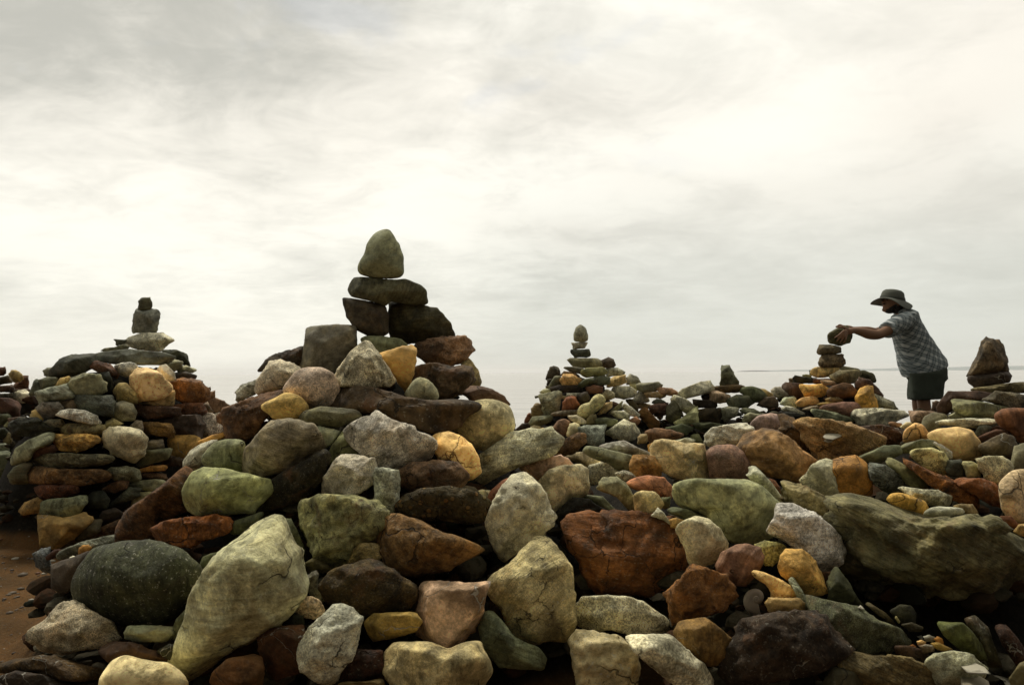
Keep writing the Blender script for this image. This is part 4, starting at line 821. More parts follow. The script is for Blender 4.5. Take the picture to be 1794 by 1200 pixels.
W|D1|g|8c8c72|a|-8|flat pale stone behind the reddish flat boulder's right end|1215,885 1290,865 1340,880 1320,910 1230,905
M|C8|l|5e4422|a|0|thin brown ledge rock on the sand in the bottom left corner|-20,1085 100,1020 300,990 400,1000 640,1080 740,1090 700,1140 560,1170 400,1150 250,1090 130,1075 -20,1130
M|C8|s|3a2a1c|a|0|dark stone below the thin brown ledge rock in the bottom left corner|-30,1150 130,1100 300,1130 450,1180 600,1190 600,1260 -30,1260
'''
# ------------------------------------------------------------------ where the heaps stand
def ax(px, D): p = at(px, 650, D); return (p.x, p.y)
MOUNDS = {   # axis, [(height, radius)...] top first
    'L': (ax(215, 4.8), [(1.16, .10), (1.11, .34), (1.05, .48), (.85, .64), (.6, .76), (.3, .86), (0, 1.0)]),
    'A': (ax(-40, 5.6), [(1.0, .22), (.85, .40), (.6, .60), (.3, .8), (0, 1.0)]),
    'M': (ax(660, 3.15), [(1.15, .10), (1.08, .34), (1.0, .45), (.875, .58), (.7, .77), (.5, 1.02), (.3, 1.27), (.15, 1.46), (0, 1.68)]),
    'F': (ax(1018, 6.4), [(1.1, .08), (1.02, .28), (.9, .38), (.74, .47), (.53, .64), (.4, .75), (0, 1.2)]),
    'P': (ax(1455, 6.8), [(1.0, .18), (.93, .34), (.87, .45), (.7, .60), (.5, .8), (.3, 1.0), (0, 1.3)]),
    'Q': (ax(1735, 3.5), [(.92, .10), (.85, .38), (.75, .55), (.6, .75), (.4, 1.0), (0, 1.4)]),
}
RY = [0, 1.15, 1.7, 2.0, 2.4, 3.0, 3.6, 4.6, 5.5, 7.5, 9]
RZ = [-.2, -.05, .17, .33, .50, .66, .72, .64, .45, .15, 0]
def prof_r(G, z):
    pr = MOUNDS[G][1]
    return np.interp(z, [p[0] for p in pr[::-1]], [p[1] for p in pr[::-1]])
def prof_z(G, r):
    pr = MOUNDS[G][1]
    return np.interp(r, [p[1] for p in pr], [p[0] for p in pr])
def inside(G, p):
    if G == 'R':
        return (np.interp(p[1], RY, RZ) + .035 * p[0]) - p[2]
    a = MOUNDS[G][0]
    return prof_r(G, p[2]) - math.hypot(p[0] - a[0], p[1] - a[1])
def depth(G, px, py):
    r = ray(px, py)
    if G == 'W': return 6.15 - .0025 * (py - 700)
    if G == 'H': return 6.72
    best, bt = -1e9, 3
    t = 1.35 if G in 'RMQ' else 3.0
    while t < 8.5:
        v = inside(G, CAMn + r * t)
        if v > best: best, bt = v, t
        if v > 0: break
        t += .01
    return bt
# ------------------------------------------------------------------ the setting
def terrain_z(X, Y):
    Z = np.full_like(X, 0.0)
    Z += .02 * (vnoise(np.stack([X.ravel() * 1.3, Y.ravel() * 1.3, 0 * X.ravel()], 1)).reshape(X.shape) - .5)
    for G in MOUNDS:
        a = MOUNDS[G][0]; r = np.hypot(X - a[0], Y - a[1]) + (.17 if G in 'M' else .14)
        Z = np.maximum(Z, prof_z(G, r) - .10 if G != 'F' else prof_z(G, r) - .12)
    k = 1 / (1 + np.exp(-(X - np.where(Y < 2.9, .75, .35)) * 8))
    Z = np.maximum(Z, (np.interp(Y, RY, RZ) + .035 * X - .25) * k)
    Z = np.maximum(Z, np.where((X > .9) & (X < 2.9) & (Y > 5.7), .56 - .8 * np.abs(Y - 6.4), -9))
    # hollow under the big layered rock, and the shore falling away under the sea
    Z = Z - .16 * np.exp(-(((X - 1.35) / .55) ** 2 + ((Y - 2.05) / .3) ** 2))
    Z = np.where(Y > 8.6, np.minimum(Z, .0 - (Y - 8.6) * .12), Z)
    n = np.stack([X.ravel(), Y.ravel(), Z.ravel()], 1)
    Z = Z + .03 * fbm(n * 6, 3).reshape(X.shape) * (Z > .06)
    Z = Z + .012 * fbm(n * 9 + 4, 4).reshape(X.shape)
    return Z
def grid(xs, ys):
    X, Y = np.meshgrid(xs, ys); Z = terrain_z(X, Y); n, m = len(xs), len(ys)
    V = np.stack([X.ravel(), Y.ravel(), Z.ravel()], 1)
    i = np.arange((m - 1) * (n - 1)); r, c = i // (n - 1), i % (n - 1); b = r * n + c
    return V, np.stack([b, b + 1, b + n + 1, b + n], 1)
xs = np.concatenate([np.linspace(-60, -7, 20)[:-1], np.linspace(-7, 6, 420), np.linspace(6, 60, 20)[1:]])
ys = np.concatenate([np.linspace(-40, 0, 14)[:-1], np.linspace(0, 10, 330), np.linspace(10, 60, 14)[1:]])
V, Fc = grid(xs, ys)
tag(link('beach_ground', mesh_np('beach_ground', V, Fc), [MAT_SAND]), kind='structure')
V = np.array([[-9000, 8.2, -.03], [9000, 8.2, -.03], [9000, 12000, -.03], [-9000, 12000, -.03]])
tag(link('sea', mesh_np('sea', V, [[0, 1, 2, 3]]), [MAT_WATER]), kind='structure')
# far hills across the water, their haze fading partly painted as pale colour
def hills():
    m = plain('far_hill_haze_tint', (.24, .29, .28), .9, 0, .01)
    n, d = 240, 8
    Vv = []
    for j in range(d):
        for i in range(n):
            x = 900 + i * 12.0; e = i / (n - 1)
            top = 3 + 17 * (1 - math.exp(-((x - 850) / 900.0) ** 2)) * (.75 + .5 * vnoise(np.array([[x / 260, .5, 2.0]]))[0]) + 2.5 * vnoise(np.array([[x / 30, .1, 7.0]]))[0]
            s = math.sin(math.pi * j / (d - 1)) ** .7
            Vv.append((x, 2350 + j * 60, top * s - .5))
    Fq = [[j * n + i, j * n + i + 1, (j + 1) * n + i + 1, (j + 1) * n + i] for j in range(d - 1) for i in range(n - 1)]
    tag(link('far_hills', mesh_np('far_hills', np.array(Vv), Fq), [m]), kind='structure')
hills()
# ------------------------------------------------------------------ the stones
CROP = dict(C1=(0, 480, 3.9867), C2=(0, 750, 3.9867), C3=(380, 380, 3.9867), C4=(350, 600, 3.9867), C5=(720, 600, 3.9867),
            C6=(350, 850, 3.9867), C7=(750, 800, 3.9867), C8=(0, 900, 3.9867), D1=(880, 550, 3.9867), D2=(1344, 480, 3.9867),
            D3=(1344, 680, 3.9867), D4=(1100, 720, 3.9867), D5=(1100, 900, 3.9867), D6=(1344, 900, 3.9867), D7=(650, 900, 3.9867),
            E1=(400, 1000, 5.98), E2=(0, 630, 7.475), E3=(1290, 640, 7.475), E4=(1110, 620, 7.475), E8=(1494, 1000, 5.98))
GROUP = dict(L='stones piled in the left cairn', A='stones of the heap at the left frame edge', M='stones of the large central cairn',
             R='rocks of the bank on the right', F='stones of the middle far cairn', W='stones of the low far ridge',
             P="stones of the man's cairn", Q='stones of the right-hand pile', H=None)
DSCALE = dict(Q=.35, P=.6)
def kind_name(lb):
    head = lb
    for w in (' of the ', ' in the ', ' on the ', ' at the ', ' under ', ' below ', ' above ', ' beside ', ' right of ', ' left of ', ' behind ', ' between ', ' with ', ' over ', ' lying ', ' leaning ', ' sitting '):
        head = head.split(w)[0]
    for w, n, c in (('slab', 'flat_stone', 'flat stone'), ('slate', 'flat_stone', 'flat stone'), ('boulder', 'boulder', 'boulder'), ('pebble', 'pebble', 'pebble'),
                    ('cobble', 'cobble', 'cobble'), ('chip', 'stone_chip', 'stone chip'), ('flake', 'stone_chip', 'stone chip'),
                    ('rock', 'rock', 'rock'), ('granite', 'granite_rock', 'granite rock')):
        if w in head: return n, c
    return 'stone', 'stone'
def make_stone(line, seed):
    G, B, mt, hx, rd, dd, label, pts = line.split('|')
    if rd == 'm' and mt in 'wrlg' and seed % 3: rd = 'a'
    ox, oy, s = CROP[B]
    P = np.array([[ox + float(a) / s, oy + float(b) / s] for a, b in (q.split(',') for q in pts.split())])
    c, A = centroid(P)
    Q = P - c; Q[:, 1] *= -1
    if ((Q[:, 0] * np.roll(Q[:, 1], -1) - np.roll(Q[:, 0], -1) * Q[:, 1]).sum()) < 0: Q = Q[::-1]
    ext = max(np.ptp(P[:, 0]), np.ptp(P[:, 1]))
    level = 6 if ext > 300 else 5 if ext > 75 else (4 if ext > 28 else 3)
    tower = c[1] < {'L': 600, 'M': 600, 'F': 640, 'P': 650, 'Q': 692, 'H': 999, 'W': 677}.get(G, 0)
    V, Fc, size = rock_shape(Q * 1.02 if tower else Q * {'W': 1.16, 'F': 1.10, 'P': 1.09, 'R': 1.10, 'M': 1.08, 'L': 1.09}.get(G, 1.06), rd, mt, seed, level)
    D = depth(G, c[0], c[1]) + float(dd) / 100 * DSCALE.get(G, 1)
    dep = D - V[:, 2] * D / F
    W = CAMn + (np.stack([(c[0] + V[:, 0] - 897) / F, (600 - c[1] + V[:, 1]) / F, -np.ones(len(V))], 1) @ M3n.T) * dep[:, None]
    o = W.mean(axis=0); W = W - o
    nm, cat = kind_name(label)
    ob = link(nm, mesh_np(nm, W, Fc), [SM[mt]], loc=tuple(o))
    cl = lin(hx); gy = sum(cl) / 3; red = max(0.0, cl[0] - 1.35 * cl[1])
    cl = [cl[0] - .35 * red, cl[1] + .05 * red, cl[2] - .10 * red]
    cl = [max(.004, (gy + (v - gy) * (.70 if mt != 's' else .73)) ** 1.33 * ALB * k) for v, k in zip(cl, (1.02, 1.0, .90))]
    grn = max(0.0, cl[1] - 1.04 * cl[0]); cl = [cl[0], cl[1] - .6 * grn, cl[2]]
    cl = [v * (1.18 if mt in 'wg' else 1.0) for v in cl]
    if mt in 'wg': cl[2] *= 1.10; mx = max(cl); cl = [v * (min(mx, .55 + .27 * (1 - math.exp(-(mx - .55) * 2.5)) if mx > .55 else mx) / mx) for v in cl]
    ob.color = (*cl, 1)
    tag(ob, label, cat, GROUP[G])
    return ob
STONES = {}
for i, ln in enumerate(STONE_DATA.strip().split('\n')):
    STONES[ln.split('|')[6]] = make_stone(ln, i * 7 + 3)

# rubble filling the heaps, coloured dark so the gaps read as shade
def gap_rubble():
    rs = np.random.RandomState(5); Vs, Fs, n0 = [], [], 0
    Dv, Df = ico(2)
    def lump(p, r):
        nonlocal n0
        q = Dv * (1 + .22 * fbm(Dv * 1.3 + rs.rand(3) * 30, 2))[:, None]
        for _k in range(7):
            v = rs.normal(size=3); v /= np.linalg.norm(v); o = rs.uniform(.38, .75); dd = q @ v - o
            q = q - np.maximum(dd, 0)[:, None] * v
        q = q * (r * np.array([rs.uniform(.8, 1.4), rs.uniform(.8, 1.2), rs.uniform(.5, .9)]))
        t = rs.uniform(0, 6.28); q = np.stack([q[:, 0] * math.cos(t) - q[:, 1] * math.sin(t), q[:, 0] * math.sin(t) + q[:, 1] * math.cos(t), q[:, 2]], 1)
        Vs.append(q + p); Fs.append(Df + n0); n0 += len(Dv)
    reg = {'L': (-5, 420, 640, 960), 'A': (-60, 60, 690, 900), 'M': (60, 1240, 660, 1260), 'R': (850, 1850, 760, 1260), 'F': (900, 1130, 660, 790), 'P': (1360, 1570, 680, 760), 'Q': (1600, 1850, 720, 800), 'W': (1105, 1400, 722, 790)}
    num = {'W': 260, 'L': 380, 'A': 50, 'M': 1500, 'R': 1500, 'F': 130, 'P': 70, 'Q': 60}
    for G, (x0, x1, y0, y1) in reg.items():
        for _ in range(num[G]):
            px, py = rs.uniform(x0, x1), rs.uniform(y0, y1)
            D = depth(G, px, py); p0 = CAMn + ray(px, py) * D
            if G != 'W' and abs(inside(G, p0)) > .03: continue
            p = CAMn + ray(px, py) * (D + rs.uniform(.13, .22))
            if G == 'W': p = CAMn + ray(px, py) * (D + .22)
            elif G != 'R' and inside(G, p) < (.09 if G in 'ML' else .11): continue
            if p[2] < .13: continue
            if G == 'R': p[2] -= .05
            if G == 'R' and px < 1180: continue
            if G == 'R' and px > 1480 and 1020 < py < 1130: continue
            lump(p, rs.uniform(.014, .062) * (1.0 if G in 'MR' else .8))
    # the far sides of the heaps
    for G, (a, pr) in MOUNDS.items():
        for _ in range(260):
            th = rs.uniform(.15, math.pi - .15); r = pr[-1][1] * math.sqrt(rs.rand()) * .98
            p = np.array([a[0] + r * math.cos(th), a[1] + r * math.sin(th), 0]); p[2] = prof_z(G, r) - .07
            if G in 'QA' or (G == 'P' and p[0] > 3.5): continue
            p[2] -= .05
            if p[2] > .03 and math.sin(th) * r > .22 and r > pr[0][1] + .12: lump(p, rs.uniform(.045, .08))
    m = new_mat('shade_darkened_rubble'); g = NG(m); ge = g.nd('ShaderNodeNewGeometry'); tc = g.nd('ShaderNodeTexCoord')
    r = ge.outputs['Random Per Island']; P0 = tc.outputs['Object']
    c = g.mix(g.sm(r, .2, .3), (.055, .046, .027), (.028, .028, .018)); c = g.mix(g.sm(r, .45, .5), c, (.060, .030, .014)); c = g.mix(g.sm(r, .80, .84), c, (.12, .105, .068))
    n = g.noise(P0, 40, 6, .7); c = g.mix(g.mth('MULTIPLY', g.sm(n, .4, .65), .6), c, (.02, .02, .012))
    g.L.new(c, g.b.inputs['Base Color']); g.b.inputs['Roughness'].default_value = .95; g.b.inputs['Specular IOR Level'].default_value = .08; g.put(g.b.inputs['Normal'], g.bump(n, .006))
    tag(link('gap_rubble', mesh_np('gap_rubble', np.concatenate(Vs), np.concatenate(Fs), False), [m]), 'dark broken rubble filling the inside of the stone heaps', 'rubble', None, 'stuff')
gap_rubble()
# gravel and shell bits on the wet sand
def sand_gravel():
    rs = np.random.RandomState(9); Vs, Fs, n0 = [], [], 0
    Dv, Df = ico(1)
    for _ in range(4200):
        x = rs.uniform(-4.2, -.9); y = rs.uniform(1.5, 5.2)
        r = .002 + .016 * rs.rand() ** 5
        z = terrain_z(np.array([[x]]), np.array([[y]]))[0, 0]
        if z > .12: continue
        q = Dv * (1 + .25 * rs.rand(len(Dv), 1)) * r * np.array([rs.uniform(.8, 1.5), rs.uniform(.8, 1.5), .6])
        Vs.append(q + np.array([x, y, z + r * .1])); Fs.append(Df + n0); n0 += len(Dv)
    m = new_mat('gravel'); g = NG(m); ge = g.nd('ShaderNodeNewGeometry'); r = ge.outputs['Random Per Island']
    c = g.mix(g.sm(r, .3, .4), (.07, .045, .025), (.12, .09, .055)); c = g.mix(g.sm(r, .82, .84), c, (.40, .36, .27)); c = g.mix(g.sm(r, .95, .96), c, (.16, .07, .03))
    g.L.new(c, g.b.inputs['Base Color']); g.b.inputs['Roughness'].default_value = .7
    tag(link('beach_gravel', mesh_np('beach_gravel', np.concatenate(Vs), np.concatenate(Fs)), [m]), 'fine gravel and shell bits scattered on the brown sand', 'gravel', None, 'stuff')
sand_gravel()
# ------------------------------------------------------------------ air
def haze():
    m = bpy.data.materials.new('sea_haze'); m.use_nodes = True; N = m.node_tree.nodes; N.remove(N['Principled BSDF'])
    v = N.new('ShaderNodeVolumePrincipled'); v.inputs['Color'].default_value = (.985, .99, .99, 1); v.inputs['Density'].default_value = HAZE_DENSITY
    v.inputs['Anisotropy'].default_value = .3
    m.node_tree.links.new(v.outputs[0], N['Material Output'].inputs['Volume'])
    bm = bmesh.new(); bmesh.ops.create_cube(bm, size=1.0)
    bmesh.ops.scale(bm, vec=(18400, 12700, 62), verts=bm.verts); bmesh.ops.translate(bm, vec=(0, 6000, 27), verts=bm.verts)
    me = bpy.data.meshes.new('haze'); bm.to_mesh(me); bm.free()
    tag(link('haze', me, [m]), 'thin pale haze over the sea', 'haze', None, 'stuff')
HAZE_DENSITY = .00020
haze()
# ------------------------------------------------------------------ shells
def clean_mesh(name, V, Fl, smooth=True):
    me = bpy.data.meshes.new(name); me.from_pydata([tuple(v) for v in V], [], Fl); me.validate(); me.update()
    for p in me.polygons: p.use_smooth = smooth
    return me
MAT_SHELL = plain('chalky_shell', (.46, .42, .31), .55, .0015, 50, .3)
MAT_SHELL_DARK = plain('worn_shell', (.30, .26, .17), .7, .002, 45, .5)
MAT_SNAIL = plain('grey_snail_shell', (.66, .60, .50), .4, .0008, 22, .45, .45)
def curved_plate(name, pts, crop, D, tilt, bulge, thick, mat, label, cat):
    """a thin shell plate: outline pts, tilt = extra depth per pixel upwards (it lies back), cupped by bulge metres"""
    ox, oy, s = CROP[crop]
    P = np.array([[ox + a / s, oy + b / s] for a, b in pts]); c, _ = centroid(P); n = len(P); K = 4; V = []
    sz = math.sqrt(np.ptp(P[:, 0]) * np.ptp(P[:, 1]))
    for side in (0, 1):
        V.append(at(c[0], c[1], D - bulge + side * thick))
        for k in range(1, K + 1):
            for p in P:
                q = c + (p - c) * k / K
                V.append(at(q[0], q[1], D + (c[1] - q[1]) * tilt - bulge * (1 - (k / K) ** 2) + side * thick + .0035 * math.sin(q[0] * .9 + q[1] * 1.3)))
    h = 1 + K * n; Fl = []
    for side in (0, 1):
        b = side * h
        for i in range(n):
            j = (i + 1) % n; f = [b, b + 1 + i, b + 1 + j]; Fl.append(f if side else f[::-1])
            for k in range(K - 1):
                f = [b + 1 + k * n + i, b + 1 + (k + 1) * n + i, b + 1 + (k + 1) * n + j, b + 1 + k * n + j]; Fl.append(f if side else f[::-1])
    e = 1 + (K - 1) * n
    for i in range(n):
        j = (i + 1) % n; Fl.append([e + i, e + j, h + e + j, h + e + i])
    o = sum(V, Vector()) / len(V)
    return tag(link(name, clean_mesh(name, [v - o for v in V], Fl), [mat], loc=o), label, cat)
sd_ = lambda lb: STONES[lb]
def front_depth(px, py, extra=0.0):
    """distance of the first surface seen along the ray of this photo pixel"""
    dg = bpy.context.evaluated_depsgraph_get(); d = Vector(ray(px, py)); n = d.length; d.normalize()
    org = Vector(CAMn)
    for _ in range(4):
        hit, loc, nor, idx, ob, mt = scene.ray_cast(dg, org, d)
        if not hit: return 3.0
        if ob.name != 'haze': return (loc - Vector(CAMn)).length / n + extra
        org = loc + d * 1e-3
    return 3.0
bpy.context.view_layer.update()
curved_plate('oyster_shell', [(390, 338), (405, 318), (460, 310), (535, 307), (515, 340), (460, 362), (400, 352)], 'D3', front_depth(1459, 764.5, -.02), .006, .012, .006, MAT_SHELL,
             'larger chalky white shell lying on the wide brown slab', 'shell')
curved_plate('oyster_shell', [(392, 368), (415, 352), (445, 350), (458, 375), (425, 382)], 'D3', front_depth(1450, 772, -.012), .006, .006, .005, MAT_SHELL,
             'small white shell fragment just below the larger chalky shell', 'shell')
curved_plate('oyster_shell', [(1135, 998), (1280, 960), (1380, 1003), (1450, 1078), (1300, 1078), (1200, 1066)], 'E8', front_depth(1713, 1172, -.035), .004, .010, .005, MAT_SHELL,
             'broken pale shell plate shining at the bottom right corner', 'shell')
curved_plate('shell_piece', [(1115, 1020), (1200, 1068), (1310, 1085), (1420, 1150), (1450, 1235), (1140, 1235)], 'E8', front_depth(1707, 1192, -.02), .003, .006, .005, MAT_SHELL_DARK,
             'dull brown shell piece under the broken pale plate', 'shell')
curved_plate('shell_piece', [(1430, 1045), (1560, 1100), (1640, 1130), (1722, 1195), (1720, 1240), (1620, 1235), (1560, 1125), (1440, 1080)], 'E8', front_depth(1757, 1190, -.03), .003, .006, .005, MAT_SHELL,
             'narrow curled shell piece running into the bottom right corner', 'shell')
for k, (pts, lb) in enumerate([
        ([(670, 682), (720, 672), (745, 722), (722, 732)], 'tiny bright white shell chip in the pebbly hollow'),
        ([(712, 790), (760, 768), (838, 778), (835, 792), (770, 784)], 'thin pale shell sliver on the flat brown chip in the hollow'),
        ([(45, 385), (80, 355), (130, 400), (90, 402)], 'white shell crumb on the upper edge of the mossy green-brown boulder')]):
    pp = np.mean(pts, axis=0)
    curved_plate('shell_chip', pts, 'E8', front_depth(1494 + pp[0] / 5.98, 1000 + pp[1] / 5.98, -.01), .002, .003, .003, MAT_SHELL, lb, 'shell')
def snail():
    px, py = 1100 + 900 / 3.9867, 900 + 590 / 3.9867; D = front_depth(px, py, -.085); sc = 118 / 3.9867 * D / F
    Vv, Fq = [], []; nt, ns = 110, 22; X = Vector(ray(px + 100, py) - ray(px, py)).normalized(); Z = Vector(ray(px, py - 100) - ray(px, py)).normalized(); Y = X.cross(Z) * -1
    Yc = -Vector(ray(px, py)).normalized()
    for i in range(nt + 1):
        a = i / nt * 2.6 * 2 * math.pi; g = math.exp(.20 * (a - 2.6 * 2 * math.pi)); R0 = .50 * g; rr = .62 * g
        t = a + 1.2; cx, cz, cy = math.cos(t) * R0, math.sin(t) * R0, .62 * (1 - g)
        for j in range(ns):
            b = j / ns * 2 * math.pi; ro = R0 + rr * math.cos(b); h = rr * .85 * math.sin(b)
            Vv.append((X * (math.cos(t) * ro) + Z * (math.sin(t) * ro) + Yc * (cy + h)) * sc)
    for i in range(nt):
        for j in range(ns): Fq.append([i * ns + j, i * ns + (j + 1) % ns, (i + 1) * ns + (j + 1) % ns, (i + 1) * ns + j])
    Vv.append(sum(Vv[-ns:], Vector()) / ns); e = len(Vv) - 1
    for j in range(ns): Fq.append([nt * ns + j, nt * ns + (j + 1) % ns, e])
    tag(link('snail_shell', clean_mesh('snail_shell', Vv, Fq), [MAT_SNAIL], loc=at(px, py, D)), 'round grey coiled snail shell beside the tan striped stone', 'shell')
snail()
# ------------------------------------------------------------------ the man
def U(x, y, off=0.0): return at(1344 + x / 3.9867, 480 + y / 3.9867, 7.0 + off)
def unit_axes():
    X = (U(1100, 400) - U(1000, 400)).normalized(); Z = (U(1000, 300) - U(1000, 400)).normalized(); return X, Z, Z.cross(X) * -1
AX, AZ, AY = unit_axes(); AY = AX.cross(AZ) * -1 if AX.cross(AZ).y < 0 else AX.cross(AZ)
def tube(V, Fl, pts, ns=12):
    """closed tapering tube through (point, radius) pairs"""
    n0 = len(V); up = None
    for i, (p, r) in enumerate(pts):
        a = pts[max(i - 1, 0)][0]; b = pts[min(i + 1, len(pts) - 1)][0]; t = (b - a).normalized()
        if up is None: up = Vector((0, 1, 0)) if abs(t.y) < .9 else Vector((1, 0, 0))
        u = t.cross(up).normalized(); w = t.cross(u).normalized(); up = w.cross(t) * 1.0 if w.cross(t).length > .1 else up
        for k in range(ns):
            q = 2 * math.pi * k / ns; V.append(p + u * (r * math.cos(q)) + w * (r * math.sin(q)))
        up = u.cross(t)
    for i in range(len(pts) - 1):
        for k in range(ns):
            Fl.append([n0 + i * ns + k, n0 + i * ns + (k + 1) % ns, n0 + (i + 1) * ns + (k + 1) % ns, n0 + (i + 1) * ns + k])
    Fl.append([n0 + k for k in range(ns)][::-1]); m = n0 + (len(pts) - 1) * ns; Fl.append([m + k for k in range(ns)])
def limb(pts, sub=5):
    """resample (point, radius) pairs smoothly"""
    out = []
    P = [pts[0]] + list(pts) + [pts[-1]]
    for i in range(1, len(P) - 2):
        for k in range(sub):
            t = k / sub; h = []
            for c in range(4):
                f = lambda q: (*q[0], q[1])[c]
                a, b, d, e = f(P[i - 1]), f(P[i]), f(P[i + 1]), f(P[i + 2])
                h.append(.5 * (2 * b + (d - a) * t + (2 * a - 5 * b + 4 * d - e) * t * t + (3 * b - a - 3 * d + e) * t ** 3))
            out.append((Vector(h[:3]), h[3]))
    out.append(pts[-1]); return out
def ellipsoid(V, Fl, c, ax3, rad, n=3):
    Dv, Df = ico(n); n0 = len(V)
    for d in Dv: V.append(c + sum((ax3[i] * (d[i] * rad[i]) for i in range(3)), Vector()))
    for f in Df: Fl.append([int(i) + n0 for i in f])
def loft(V, Fl, rings, ns=28, pw=2.3):
    n0 = len(V)
    for a, b, hy in rings:
        c = (a + b) / 2; e = (b - a) / 2
        for k in range(ns):
            q = 2 * math.pi * k / ns; cq, sq = math.cos(q), math.sin(q)
            cc = math.copysign(abs(cq) ** (2 / pw), cq); ss = math.copysign(abs(sq) ** (2 / pw), sq)
            V.append(c + e * cc + AY * (hy * ss))
    for i in range(len(rings) - 1):
        for k in range(ns): Fl.append([n0 + i * ns + k, n0 + i * ns + (k + 1) % ns, n0 + (i + 1) * ns + (k + 1) % ns, n0 + (i + 1) * ns + k])
    Fl.append([n0 + k for k in range(ns)][::-1]); m = n0 + (len(rings) - 1) * ns; Fl.append([m + k for k in range(ns)])
def fused(name, V, Fl, mat, parent, voxel, smooth_it=4, wrinkle=0.0, rel=None):
    """one continuous surface out of overlapping closed pieces"""
    o = parent.location if parent is not None else Vector()
    bm = bmesh.new(); vs = [bm.verts.new(v - o) for v in V]
    for f in Fl:
        try: bm.faces.new([vs[i] for i in f])
        except ValueError: pass
    bmesh.ops.recalc_face_normals(bm, faces=bm.faces)
    me = bpy.data.meshes.new(name); bm.to_mesh(me); bm.free()
    ob = bpy.data.objects.new(name, me); COL.objects.link(ob)
    md = ob.modifiers.new('r', 'REMESH'); md.mode = 'VOXEL'; md.voxel_size = voxel; md.use_smooth_shade = True
    sm_ = ob.modifiers.new('s', 'SMOOTH'); sm_.iterations = smooth_it; sm_.factor = .5
    dg = bpy.context.evaluated_depsgraph_get(); me2 = bpy.data.meshes.new_from_object(ob.evaluated_get(dg)); ob.modifiers.clear(); ob.data = me2
    if wrinkle:
        n = len(me2.vertices); co = np.zeros(n * 3); me2.vertices.foreach_get('co', co); co = co.reshape(-1, 3)
        no = np.zeros(n * 3); me2.vertices.foreach_get('normal', no); no = no.reshape(-1, 3)
        w = fbm(co * np.array([14, 14, 9]) + 3, 3); w2 = fbm(co * np.array([34, 34, 14]) + 9, 2)
        co = co + no * (wrinkle * (w + .4 * w2))[:, None]; me2.vertices.foreach_set('co', co.ravel())
    for p in me2.polygons: p.use_smooth = True
    me2.materials.clear(); me2.materials.append(mat); me2.update(); me2.name = name
    ob.parent = parent
    return ob
MAT_SKIN = plain('tanned_skin', (.27, .145, .080), .6, .0006, 60, .2, .35)
MAT_HAIR = plain('dark_hair', (.018, .014, .011), .7, .002, 120, .5)
MAT_HAT = plain('grey_green_hat_cloth', (.135, .142, .115), .9, .0008, 140, .35)
MAT_BAND = plain('hat_band_cloth', (.075, .080, .066), .9, .0008, 140, .3)
MAT_SHORTS = plain('dark_green_shorts_cloth', (.052, .062, .044), .9, .001, 90, .35)
MAT_SHOE = plain('dark_shoe', (.04, .035, .03), .8)
def plaid():
    m = new_mat('plaid_shirt_cloth'); g = NG(m); tc = g.nd('ShaderNodeTexCoord')
    mp = g.nd('ShaderNodeMapping'); g.L.new(tc.outputs['Object'], mp.inputs[0]); mp.inputs['Rotation'].default_value = (0, R(-22), 0)
    ns = g.noise(tc.outputs['Object'], 9, 2); nv = g.nd('ShaderNodeCombineXYZ')
    for i in range(3): g.L.new(g.mth('MULTIPLY', ns, .03), nv.inputs[i])
    s = g.nd('ShaderNodeSeparateXYZ'); g.L.new(g.vadd(mp.outputs[0], nv.outputs[0]), s.inputs[0])
    def lines(v, per, w, ph=0.0):
        f = g.mth('FRACT', g.mth('ADD', g.mth('DIVIDE', v, per), ph)); d = g.mth('ABSOLUTE', g.mth('SUBTRACT', f, .5)); return g.sm(d, w, w * .75)
    xy = g.mth('ADD', s.outputs[0], g.mth('MULTIPLY', s.outputs[1], .9))
    a = lines(xy, .062, .24); b = lines(s.outputs[2], .066, .24)
    a2 = lines(xy, .062, .045, .5); b2 = lines(s.outputs[2], .066, .045, .5)
    f = g.mth('MULTIPLY', g.mth('ADD', a, b), .5)
    c = g.mix(f, (.11, .14, .15), (.40, .45, .445))
    c = g.mix(g.mth('MULTIPLY', g.mth('MAXIMUM', a2, b2), .55), c, (.50, .53, .50))
    c = g.mix(g.mth('MULTIPLY', g.mth('MULTIPLY', a, b), .75), c, (.60, .62, .59))
    n = g.noise(tc.outputs['Object'], 160, 3); g.L.new(c, g.b.inputs['Base Color']); g.b.inputs['Roughness'].default_value = .9
    g.put(g.b.inputs['Normal'], g.bump(n, .001)); return m
MAT_PLAID = plaid()
